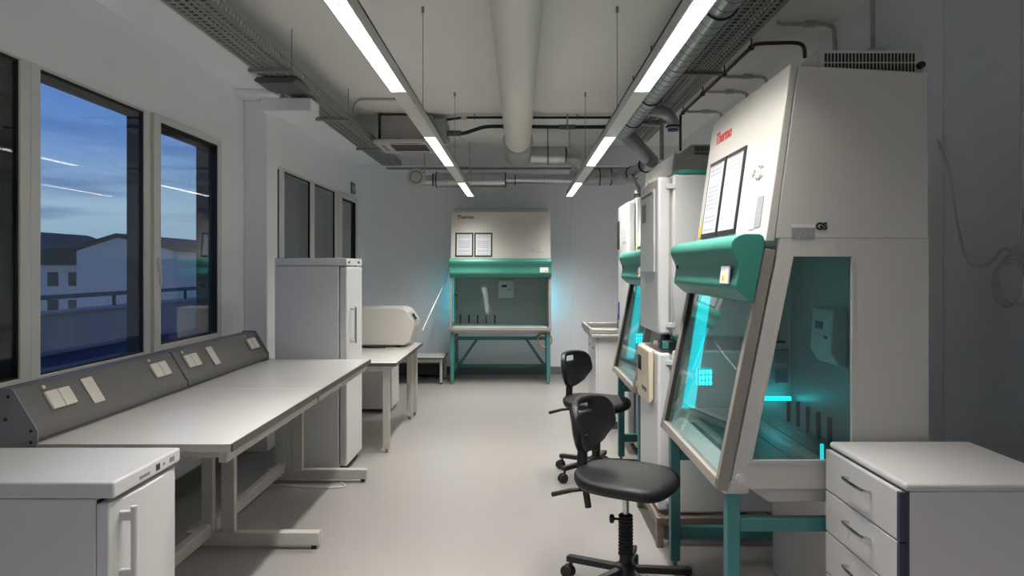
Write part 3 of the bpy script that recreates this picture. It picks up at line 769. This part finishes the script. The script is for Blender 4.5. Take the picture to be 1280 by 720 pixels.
hood('biosafety_cabinet', 'half-hidden biosafety cabinet behind the incubator stack on the right', .95, (.700, 4.31, 0), 0, 'red', ('warn',))
hood('biosafety_cabinet', 'biosafety cabinet on a teal stand against the far wall', 1.22, (.374, 8.63, 0), PI / 2, 'ink', ())

# white casing under the nearest cabinet
t = thing('wall_casing', 'low white casing panel standing under the nearest biosafety cabinet', 'casing', (1.17, 2.5, 0))
B(t.location).box(1.17, 1.28, 2.52, 3.34, 0, .585).build('panel', 'hood', t, bevel=.004)
B(t.location).box(1.15, 1.17, 2.52, 2.60, .0, .585).build('end_post', 'white', t, bevel=.004)
# gas hose on the far stand
t = thing('coiled_gas_hose', 'orange gas hose coiled at the right leg of the far cabinet', 'hose', (.30, 9.0, .45))
pts = [(.30 + .085 * math.cos(a * .3), 8.72 - .0008 * a, .53 + .085 * math.sin(a * .3)) for a in range(52)]
B(t.location).tube(pts, .008, 7).build('hose', 'orange', t)
B(t.location).tube([(.21, 8.72, .57), (.24, 8.72, .60), (.33, 8.73, .605)], .012, 8).build('valve', 'blackp', t)
# hose behind the far cabinet to the table
o = B((-1.2, 7, .9)).tube(smooth_path([(-.93, 6.86, .80), (-.92, 7.2, .90), (-.95, 8.6, 1.12), (-.93, 9.3, 1.32), (-.90, 9.46, 1.7), (-.89, 9.47, 2.15)], 8), .006, 7).build('white_cable', 'hose')
o.location = (-1.2, 7, .9); tag(o, 'thin white cable rising from the instrument to the far cabinet', 'cable')

# ================================================================== incubators
def incubator(label, loc, group):
    t = thing('incubator', label, 'incubator', loc, 0, group)
    H = .825; Wd = .55
    B().box(.075, .66, 0, Wd, .0, H).build('body', 'fridge', t, bevel=.012)
    d = B().box(.0, .065, .005, Wd - .005, .012, H - .012).build('door', 'fridge', t, bevel=.014, seg=3)
    B().box(.065, .075, .02, Wd - .02, .02, H - .02).build('door_gasket', 'edgelight', t)
    for z in (.06, H - .06):
        B().box(.04, .09, -.004, .006, z - .012, z + .012).build('hinge', 'fridge', t, bevel=.002)
    return t, d
I1, d1 = incubator('lower white incubator of the stack between the two right cabinets', (.70, 3.65, .155), 'stacked incubators')
p = B().prism([(-.004, .56), (-.030, .53), (-.030, .81), (-.004, .818)], .10, .46, 'y').build('control_panel', 'cream', d1, bevel=.006)
B().box(-.0325, -.030, .33, .43, .68, .76).build('display', 'display', p)
for k in range(3): B().box(-.034, -.030, .16 + k * .05, .19 + k * .05, .59, .61).build('button', 'panelgrey', p)
B().cyl((-.03, .50, .575), (.0, .50, .575), .018, 14).build('latch_knob', 'white', d1)
I2, d2 = incubator('upper white incubator of the stack with a green top', (.70, 3.65, 1.05), 'stacked incubators')
p = B().box(-.008, 0, .08, .47, .33, .76).build('control_panel', 'fridge', d2, bevel=.003)
B().box(-.0105, -.008, .30, .42, .60, .70).build('display', 'plate', p)
B().box(-.0105, -.008, .12, .44, .735, .748).build('logo_strip', 'panelgrey', p)
B().box(.10, .66, .0, .55, .825, .850).build('top_cover', 'teal', I2, bevel=.006)
t = thing('tube_rack', 'small teal lit clutter lying between the stacked incubators', 'rack', (.80, 3.75, .98))
B(t.location).box(.72, .80, 3.665, 3.75, .981, 1.03).build('box', 'blackp', t, bevel=.006)
B(t.location).box(.725, .755, 3.66, 3.665, .99, 1.025).build('teal_front', 'teal', t)
for y in (3.70, 4.13):
    for x in (.84, 1.28): B(t.location).cyl((x, y, .980), (x, y, 1.050), .02, 12).build('spacer_foot', 'rubber', t)
t = thing('incubator_stand', 'low brown metal stand under the incubator stack', 'stand', (.69, 3.6, 0)); off = t.location
for x in (.685, 1.30):
    for y in (3.60, 4.20):
        B(off).box(x, x + .035, y, y + .035, 0, .12).build('leg', 'rust', t, bevel=.003)
B(off).box(.685, .725, 3.60, 4.235, .11, .15).build('front_rail', 'rust', t, bevel=.003)
B(off).box(1.295, 1.335, 3.60, 4.235, .11, .15).build('rear_rail', 'rust', t, bevel=.003)
for y in (3.60, 4.195): B(off).box(.725, 1.295, y, y + .04, .11, .15).build('cross_rail', 'rust', t, bevel=.003)

# tall white freezer past the second cabinet
t = thing('tall_freezer', 'tall white freezer behind the second right-hand cabinet', 'freezer', (.81, 5.4, 0)); off = t.location
B(off).box(.87, 1.45, 5.40, 5.95, .05, 1.93).build('body', 'fridge', t, bevel=.012)
dr = B(off).box(.81, .865, 5.405, 5.945, .08, 1.90).build('door', 'fridge', t, bevel=.014, seg=3)
B(off).box(.795, .81, 5.85, 5.90, 1.55, 1.78).build('handle', 'rubber', dr, bevel=.004)
B(off).box(.806, .811, 5.50, 5.66, 1.60, 1.76).build('notice', 'paper', dr)
B(off).box(.805, .811, 5.60, 5.72, 1.30, 1.37).build('sticker', 'cream', dr)
B(off).box(.803, .811, 5.86, 5.90, .98, 1.12).build('blue_tag', 'blue', dr)
for y in (5.45, 5.88):
    for x in (.92, 1.38): B(off).cyl((x, y, 0), (x, y, .05), .02, 12).build('foot', 'rubber', t)
B(off).tube(smooth_path([(.86, 5.41, 1.93), (.87, 5.40, 1.955), (.95, 5.42, 1.945), (1.05, 5.46, 1.95), (1.1, 5.6, 1.94)], 5), .006, 6).build('black_cable', 'rubber', t)
# washing-up unit
t = thing('sink_cabinet', 'white cabinet with a grey sink top beyond the chairs', 'cabinet', (.655, 6.2, 0)); off = t.location
B(off).box(.675, 1.40, 6.22, 6.92, .07, .80).build('body', 'fridge', t, bevel=.006)
for y in (6.225, 6.575):
    dd = B(off).box(.655, .675, y, y + .34, .09, .79).build('door', 'fridge', t, bevel=.005)
    B(off).box(.64, .655, y + .15, y + .19, .68, .70).build('handle', 'chrome', dd, bevel=.003)
tp = B(off)
tp.box(.61, 1.42, 6.18, 6.94, .80, .83)
tp.box(.61, 1.42, 6.18, 6.20, .83, .875); tp.box(.61, 1.42, 6.92, 6.94, .83, .875); tp.box(.595, .62, 6.18, 6.94, .83, .885)
tp.build('sink_top', 'steel', t, bevel=.006)
B(off).box(.72, 1.38, 6.26, 6.88, 0, .07).build('plinth', 'basegrey', t)
B(off).tube(smooth_path([(.86, 6.3, .83), (.86, 6.3, .95), (.86, 6.3, 1.0)], 4), .008, 8).build('tap', 'rubber', t)

# ================================================================== drawer pedestal, lower right
t = thing('drawer_pedestal', 'grey-white drawer pedestal with navy edges at the lower right', 'drawer unit', (1.02, 1.93, 0)); off = t.location
B(off).box(1.042, 1.49, 1.93, 2.40, .03, .80).build('body', 'drawer', t, bevel=.004)
B(off).box(1.032, 1.50, 1.925, 2.405, .80, .822).build('top', 'drawer', t, bevel=.010, seg=3)
B(off).box(1.034, 1.043, 1.928, 2.402, .08, .80).build('navy_edge', 'navy', t)
for k in range(5):
    z1 = .797 - .1365 * k; z0 = z1 - .131
    d = B(off).box(1.018, 1.035, 1.945, 2.398, z0, z1).build('drawer_front', 'drawer', t, bevel=.002)
    B(off).box(1.018, 1.0345, 1.930, 1.9445, z0, z1).build('edge_band', 'navy', d)
    z = z1 - .045
    B(off).tube(smooth_path([(1.018, 2.09, z - .004), (1.002, 2.092, z), (.996, 2.10, z), (.994, 2.16, z), (.996, 2.22, z), (1.002, 2.228, z), (1.018, 2.23, z - .004)], 4), .0045, 8).build('handle', 'chrome', d)
B(off).box(1.06, 1.48, 1.95, 2.39, 0, .03).build('plinth', 'basegrey', t)

# cable coil on the right wall
t = thing('wall_cable', 'white cable hanging from the nearest cabinet and coiled on the right wall', 'cable', (1.97, 3.0, 1.4)); off = t.location
B(off).tube(smooth_path([(1.97, 3.48, 2.10), (1.975, 3.40, 2.0), (1.975, 3.31, 1.83), (1.975, 3.25, 1.60), (1.975, 3.19, 1.45), (1.975, 3.11, 1.405), (1.975, 3.01, 1.43), (1.975, 2.94, 1.48), (1.975, 2.86, 1.46)], 8), .006, 8).build('hanging_cable', 'hose', t)
for k in range(3):
    c = Vector((1.975 - .008 * k, 2.87 + .012 * k, 1.355 - .012 * k))
    B(off).tube(arc(c, .105 - .008 * k, 0, 2 * PI, 28, (0, 1, 0), (0, 0, 1))[:-1], .005, 7, closed=True).build('coil_loop', 'hose', t)
B(off).tube(smooth_path([(1.98, 2.93, 1.43), (1.98, 2.86, 1.52), (1.98, 2.845, 1.7), (1.98, 2.84, 2.2), (1.98, 2.84, 2.92)], 6), .005, 7).build('feed_cable', 'hose', t)

# ================================================================== lab benches, window side
def bench(label, y0, y1, frames, s0, s1):
    t = thing('lab_bench', label, 'lab bench', (-1.35, (y0 + y1) / 2, 0), 0, 'lab benches under the windows'); off = t.location
    tp = B(off).box(-1.69, -1.012, y0, y1, .757, .785).build('worktop', 'laminate', t, bevel=.003)
    B(off).box(-1.0125, -1.006, y0, y1, .757, .784).build('front_edge', 'edge', tp)
    B(off).box(-1.69, -1.012, y0 - .004, y0, .757, .784).build('end_edge', 'edgelight', tp)
    B(off).box(-1.06, -1.03, y0 + .01, y1 - .01, .715, .756).build('front_apron', 'bframe', t, bevel=.003)
    B(off).box(-1.66, -1.63, y0 + .01, y1 - .01, .715, .756).build('rear_apron', 'bframe', t, bevel=.003)
    for y in frames:
        B(off).box(-1.628, -1.062, y - .03, y + .03, .717, .755).build('cross_beam', 'bframe', t, bevel=.003)
        B(off).box(-1.487, -1.422, y - .02, y + .02, .085, .715).build('leg', 'bframe', t, bevel=.003)
        B(off).box(-1.585, -1.53, y - .02, y + .02, .085, .715).build('leg', 'bframe', t, bevel=.003)
        f = B(off).box(-1.66, -1.0, y - .025, y + .025, .022, .085).build('foot_bar', 'bframe', t, bevel=.003)
        for x in (-1.62, -1.03): B(off).cyl((x, y, 0), (x, y, .022), .014, 12).build('levelling_foot', 'rubber', f)
    B(off).box(-1.575, -1.535, s0, s1, .065, .128).build('stretcher', 'bframe', t, bevel=.003)
    return t
bench('near lab bench with white worktop and grey C-shaped frame', 2.52, 3.675, (2.62, 3.60), 2.64, 3.58)
bench('far lab bench ending at the tall white fridge', 3.68, 4.86, (4.72,), 3.64, 4.70)

def service_panel(label, y0, y1, sockets):
    t = thing('service_panel', label, 'service panel', (-1.8, y0, .785), 0, 'socket panels on the benches'); off = t.location
    prof = [(-1.695, .786), (-1.695, .822), (-1.705, .835), (-1.785, .968), (-1.795, .972), (-1.86, .972), (-1.86, .786)]
    B(off).prism(prof, y0 + .004, y1 - .004, 'y').build('housing', 'panelgrey', t, bevel=.003)
    e = [(-1.688, .770), (-1.688, .830), (-1.775, .975), (-1.785, .979), (-1.865, .979), (-1.865, .770)]
    ends = [y0 - .002] if y0 < 3 else []
    for y in ends + ([y1 - .004] if y1 > 4 else []):
        pl = B(off).prism(e, y, y + .006, 'y').build('end_plate', 'plate', t)
        for (x, z) in ((-1.71, .79), (-1.71, .83), (-1.79, .95), (-1.85, .79), (-1.85, .95), (-1.80, .87)):
            B(off).cyl((x, y - .002, z), (x, y, z), .006, 10).build('screw', 'rubber', pl)
    B(off).box(-1.70, -1.693, y0 + .004, y1 - .004, .790, .800).build('trunking_line', 'edge', t)
    d = Vector((-.080, 0, .133)).normalized(); nrm = Vector((.133, 0, .080)).normalized()
    def at(y, s): return Vector((-1.705, y, .835)) + d * s
    for kind, y in sockets:
        if kind == 's':
            for k in range(2):
                B(off).obox(at(y + k * .075, .045), (0, 1, 0), d, nrm, .070, .075, .012).build('power_socket', 'socket', t, bevel=.004)
            B(off).lathe([(.008, 0), (.008, .006), (.004, .008)], at(y + .02, .140), nrm, 12).build('indicator', 'socket', t)
        else:
            B(off).obox(at(y, .02), (0, 1, 0), d, nrm, .075, .115, .006).build('blank_plate', 'socket', t, bevel=.003)
    return t
service_panel('near dark grey socket panel on the bench under the windows', 2.52, 3.675, [('s', 2.66), ('b', 2.90), ('s', 3.42)])
service_panel('far dark grey socket panel on the bench beside the pillar', 3.68, 4.84, [('s', 3.76), ('b', 4.05), ('s', 4.62)])
o = B((-1.5, 4.6, .75)).tube(smooth_path([(-1.80, 4.86, .80), (-1.78, 4.90, .86), (-1.80, 4.93, .84), (-1.79, 4.90, .80)], 6), .012, 8).build('black_plug_cable', 'rubber'); o.location = (-1.5, 4.6, .75)
tag(o, 'black plug and cable behind the far end of the socket panel', 'cable')
o = B((-1.4, 4.7, 0)).tube(smooth_path([(-1.65, 4.64, .006), (-1.45, 4.60, .006), (-1.25, 4.57, .006), (-1.12, 4.60, .006), (-1.16, 4.68, .006)], 7), .004, 6).build('floor_cable', 'hose'); o.location = (-1.4, 4.7, 0)
tag(o, 'thin pale cable lying on the floor under the far bench foot', 'cable')

# ================================================================== fridges
t = thing('tall_fridge', 'tall white fridge at the far end of the lab benches', 'fridge', (-1.45, 5.13, 0)); off = t.location
y0, y1 = 4.90, 5.375; xf, xb = -1.178, -1.67
B(off).box(xb, xf - .055, y0, y1, .035, 1.415).build('body', 'fridge', t, bevel=.006)
tp = B(off).box(xb, xf - .002, y0, y1, 1.415, 1.467).build('top_panel', 'fridge', t, bevel=.006)
B(off).box(xf - .004, xf + .0005, y0 + .05, y0 + .09, 1.432, 1.447).build('indicator', 'display', tp)
B(off).box(xf - .004, xf + .0005, y0 + .33, y0 + .40, 1.432, 1.447).build('display', 'display', tp)
B(off).box(xb + .01, xf - .003, y0 - .001, y0 + .004, 1.4155, 1.42).build('shadow_gap', 'edgelight', tp)
dr = B(off).box(xf - .050, xf, y0 + .002, y1 - .002, .05, 1.408).build('door', 'fridge', t, bevel=.010, seg=3)
h = B(off).cyl((xf + .035, y0 + .10, .88), (xf + .035, y0 + .10, 1.13), .009, 12).build('handle', 'chrome', dr)
for z in (.895, 1.115): B(off).box(xf - .001, xf + .035, y0 + .09, y0 + .11, z - .01, z + .01).build('handle_mount', 'socket', dr, bevel=.003)
B(off).box(xb + .02, xf - .03, y0 + .02, y1 - .02, 0, .035).build('plinth', 'rubber', t)

t = thing('undercounter_fridge', 'low white fridge at the lower left corner in front of the bench', 'fridge', (-1.45, 2.27, 0)); off = t.location
y0, y1 = 2.065, 2.470; xf, xb = -1.165, -1.80
B(off).box(xb, xf - .055, y0 + .004, y1 - .004, .04, .735).build('body', 'fridge', t, bevel=.005)
tp = B(off)
tp.box(xb, xf - .0, y0, y1, .737, .785)
tp = tp.build('top_panel', 'fridge', t, bevel=.007, seg=3)
B(off).box(xf - .002, xf + .0012, y0 + .14, y0 + .20, .752, .760).build('logo_print', 'plate', tp)
B(off).box(xf - .002, xf + .0015, y0 + .24, y0 + .263, .750, .770).build('display', 'display', tp)
B(off).box(xf - .002, xf + .0012, y0 + .33, y0 + .36, .753, .768).build('button', 'plate', tp)
B(off).cyl((xf - .001, y0 + .29, .76), (xf + .002, y0 + .29, .76), .005, 10).build('button', 'plate', tp)
dpts = []
n = 10
for k in range(n + 1):
    u = k / n; dpts.append((xf - .030 + .030 * math.sin(PI * (0.12 + .76 * u)) ** .8, y0 + .003 + (y1 - y0 - .006) * u))
outline = [(xf - .052, y1 - .003), (xf - .052, y0 + .003)] + dpts
dr = B(off).prism(outline, .06, .722, 'z').build('door', 'fridge', t, bevel=.004)
B(off).box(xf - .058, xf - .050, y0 + .01, y1 - .01, .07, .73).build('door_gasket', 'rubber', t)
B(off).cyl((xf + .030, y0 + .055, .475), (xf + .030, y0 + .055, .700), .010, 12).build('handle', 'fridge', dr)
for z in (.50, .672): B(off).box(xf - .025, xf + .030, y0 + .045, y0 + .064, z - .014, z + .014).build('handle_mount', 'fridge', dr, bevel=.003)
B(off).box(xb + .02, xf - .04, y0 + .02, y1 - .02, 0, .04).build('plinth', 'rubber', t)

t = thing('mini_fridge', 'small white box fridge standing under the instrument table', 'fridge', (-1.5, 7.2, 0)); off = t.location
B(off).box(-1.75, -1.29, 6.98, 7.40, .03, .60).build('body', 'fridge', t, bevel=.008)
dr = B(off).box(-1.285, -1.245, 6.98, 7.40, .03, .60).build('door', 'fridge', t, bevel=.008)
B(off).box(-1.244, -1.235, 7.30, 7.36, .50, .53).build('handle', 'edgelight', dr, bevel=.002)
for y in (7.02, 7.36):
    for x in (-1.70, -1.30): B(off).cyl((x, y, 0), (x, y, .03), .015, 10).build('foot', 'rubber', t)

# ================================================================== tables at the far left
t = thing('instrument_table', 'white table with dark edge carrying the beige instrument', 'table', (-1.3, 6.15, 0)); off = t.location
tp = B(off).box(-1.68, -.936, 5.42, 6.90, .660, .685).build('table_top', 'laminate', t, bevel=.002)
B(off).box(-.9365, -.930, 5.42, 6.90, .660, .684).build('front_edge', 'edge', tp); B(off).box(-1.68, -.93, 5.414, 5.42, .660, .684).build('end_edge', 'edge', tp)
for (a, b, c, d) in ((-1.61, -1.041, 5.455, 5.495), (-1.61, -1.046, 6.645, 6.685), (-1.02, -.995, 5.501, 6.639), (-1.655, -1.63, 5.501, 6.639)):
    B(off).box(a, b, c, d, .615, .66).build('apron', 'bframe', t, bevel=.002)
for (x, y) in ((-1.04, 5.45), (-1.66, 5.45), (-1.045, 6.64), (-1.66, 6.64), (-1.03, 6.84)):
    lg = B(off).box(x, x + .05, y, y + .05, .03, .66).build('leg', 'bframe', t, bevel=.003)
    B(off).cyl((x + .025, y + .025, 0), (x + .025, y + .025, .03), .010, 10).build('foot', 'dullsteel', lg)
t = thing('bench_instrument', 'beige rounded laboratory instrument on the white table', 'instrument', (-1.3, 6.65, .685)); off = t.location
prof = [(-1.62, .705), (-1.035, .705), (-.985, .745), (-.978, .80), (-.955, .855), (-.952, .90), (-.965, .93), (-1.01, 1.00), (-1.035, 1.025), (-1.08, 1.04), (-1.40, 1.045), (-1.60, 1.035), (-1.63, .98), (-1.63, .74)]
B(off).prism(prof, 6.47, 6.87, 'y').build('shell', 'instr', t, bevel=.012, seg=3)
B(off).obox((-.954, 6.51, .912), (0, 1, 0), Vector((-.055, 0, .09)).normalized(), Vector((.09, 0, .055)).normalized(), .32, .10, .006).build('control_panel', 'fridge', t, bevel=.002)
B(off).obox((-.9515, 6.54, .93), (0, 1, 0), Vector((-.055, 0, .09)).normalized(), Vector((.09, 0, .055)).normalized(), .10, .06, .006).build('display', 'display', t)
for x in (-1.50, -1.10):
    for y in (6.50, 6.83): B(off).cyl((x, y, .685), (x, y, .706), .018, 12).build('foot', 'rubber', t)
B(off).tube(smooth_path([(-1.45, 6.44, .692), (-1.3, 6.40, .692), (-1.2, 6.43, .692)], 6), .006, 6).build('power_cord', 'rubber', t)
t = thing('low_table', 'low white table with dark edge left of the far cabinet', 'table', (-1.4, 8.9, 0)); off = t.location
tp = B(off).box(-1.95, -.918, 8.63, 9.15, .305, .326).build('table_top', 'laminate', t, bevel=.002)
B(off).box(-1.95, -.912, 8.624, 8.63, .305, .325).build('end_edge', 'edge', tp); B(off).box(-.918, -.912, 8.63, 9.15, .305, .325).build('front_edge', 'edge', tp)
B(off).box(-1.90, -.97, 8.65, 8.68, .265, .305).build('apron', 'bframe', t); B(off).box(-1.90, -.97, 9.09, 9.12, .265, .305).build('apron', 'bframe', t)
for x in (-.965, -1.93):
    for y in (8.65, 9.09):
        lg = B(off).box(x, x + .032, y, y + .032, .02, .305).build('leg', 'bframe', t, bevel=.002)
        B(off).cyl((x + .016, y + .016, 0), (x + .016, y + .016, .02), .01, 10).build('foot', 'rubber', lg)
t = thing('floor_crate', 'dark low crate on the floor behind the low table', 'crate', (-1.5, 9.3, 0)); off = t.location
B(off).box(-1.95, -1.0, 9.2, 9.44, .03, .17).build('body', 'outer', t, bevel=.006)
B(off).box(-1.96, -.99, 9.19, 9.45, .17, .19).build('lid', 'panelgrey', t, bevel=.004)
for x in (-1.9, -1.06): B(off).cyl((x, 9.32, 0), (x, 9.32, .03), .02, 10).build('foot', 'rubber', t)

# ================================================================== laboratory chairs
def chair(label, loc, rz):
    """sits facing local +X"""
    t = thing('lab_chair', label, 'chair', loc, rz, 'black laboratory chairs')
    # seat: stacked rounded outlines
    def ring(sx, sy, z):
        pts = []
        for k in range(40):
            a = 2 * PI * k / 40; c, s = math.cos(a), math.sin(a)
            e = .62
            x = .21 * sx * math.copysign(abs(c) ** e, c); y = .215 * sy * math.copysign(abs(s) ** e, s)
            if x < 0: y *= 1 - .25 * (x / .21) ** 2
            fz = -.020 * max(0, (x - .08) / .13) ** 2 + .012 * max(0, (-x - .08) / .13) ** 2
            pts.append((x, y, z + fz))
        return pts
    b = B(); rings = [(.80, .80, .465), (.96, .96, .470), (1.0, 1.0, .485), (1.0, 1.0, .505), (.96, .96, .517), (.85, .85, .519), (.55, .55, .513), (.25, .25, .510)]
    vs = []; fs = []
    for sx, sy, z in rings: vs += ring(sx, sy, z)
    for i in range(len(rings) - 1):
        for k in range(40): fs.append((i * 40 + k, i * 40 + (k + 1) % 40, (i + 1) * 40 + (k + 1) % 40, (i + 1) * 40 + k))
    fs.append(tuple(range(39, -1, -1))); fs.append(tuple((len(rings) - 1) * 40 + k for k in range(40)))
    b._add(vs, fs).build('seat', 'black', t, angle=60)
    # backrest: curved shell with a hand slot
    nu, nv = 18, 14; b = B(); vs = []; idx = {}
    for j in range(nv + 1):
        for i in range(nu + 1):
            u = -1 + 2 * i / nu; v = j / nv
            w = .163 + .022 * math.sin(PI * v)
            w *= 1 - .30 * (max(0, .40 - v) / .40) ** 1.4 - .16 * (max(0, v - .78) / .22) ** 2
            zz = .580 + .250 * v
            zz += .045 * abs(u) ** 2.2 * (1 - v) ** 2 - .014 * abs(u) ** 3 * v ** 3
            y = u * w
            x = -.196 + .085 * (y / .19) ** 2 - .030 * (v - .3) - .014 * math.sin(PI * v)
            idx[(i, j)] = len(vs); vs.append((x, y, zz))
    for j in range(nv):
        for i in range(nu):
            if j in (10, 11) and 6 <= i <= 11: continue
            fs_ = (idx[(i, j)], idx[(i + 1, j)], idx[(i + 1, j + 1)], idx[(i, j + 1)])
            b.f.append(fs_)
    b.v = vs
    o = b.build('backrest', 'black', t, angle=180)
    so = o.modifiers.new('thick', 'SOLIDIFY'); so.thickness = .030; so.offset = 0
    sb = o.modifiers.new('sub', 'SUBSURF'); sb.levels = 1; sb.render_levels = 2
    # back stem, adjusters and lever
    B().bar((-.206, 0, .66), (-.214, 0, .50), .045, .018).bar((-.222, 0, .512), (-.12, 0, .462), .045, .016).build('back_stem', 'blackp', t, bevel=.003)
    B().bar((-.205, .0, .47), (-.180, .0, .335), .026, .018).build('stem_lower_end', 'blackp', t, bevel=.003)
    B().box(-.12, .10, -.06, .06, .440, .468).build('seat_mechanism', 'blackp', t, bevel=.008)
    B().tube([(-.10, -.06, .452), (-.16, -.10, .445), (-.20, -.115, .440), (-.29, -.13, .410)], [.008, .008, .010, .011], 10).build('lever', 'blackp', t)
    # column
    B().cyl((0, 0, .33), (0, 0, .445), .014, 18).build('gas_column', 'chrome', t)
    pr = [(.024, .165), (.032, .168)]
    for k in range(11):
        z = .175 + k * .0145; pr += [(.033, z), (.027, z + .007)]
    pr += [(.032, .334), (.026, .340), (.016, .342)]
    B().lathe(pr, (0, 0, 0), (0, 0, 1), 22).build('bellows_sleeve', 'rubber', t)
    kb = B().cyl((-.02, -.01, .318), (-.045, -.02, .318), .006, 8).lathe([(.010, 0), (.019, .004), (.019, .018), (.010, .022)], (-.044, -.02, .318), (-.9, -.4, 0), 14).build('height_knob', 'blackp', t)
    B().cyl((0, 0, .085), (0, 0, .168), .027, 18).lathe([(.045, .075), (.05, .085), (.045, .125), (.03, .135)], (0, 0, 0), (0, 0, 1), 20).build('base_hub', 'blackp', t)
    for k in range(5):
        a = 2 * PI * k / 5 + .62; c, s = math.cos(a), math.sin(a)
        P = lambda r, z: (c * r, s * r, z)
        B().bar(P(.03, .105), P(.285, .090), .036, .028).build('base_arm', 'blackp', t, bevel=.004)
        ca = B().cyl(P(.27, .092), P(.27, .055), .008, 8)
        cs = ca.build('caster', 'blackp', t)
        ax = Vector((-s, c, 0)); w_ = Vector(P(.285, .030))
        for q in (-1, 1):
            B().lathe([(.010, 0), (.029, .001), (.030, .006), (.030, .014), (.026, .018), (.012, .018)], w_ + ax * (.004 * q), ax * q, 20).build('wheel', 'rubber', cs)
        B().box(w_.x - .008, w_.x + .008, w_.y - .008, w_.y + .008, .03, .062).build('fork', 'blackp', cs)
    return t
CH = chair('nearest black laboratory chair in front of the nearest cabinet', (.455, 3.10, 0), math.radians(-33))
dup(CH, (.512, 4.86, 0), math.radians(-36), 'farther black laboratory chair behind the nearest chair')
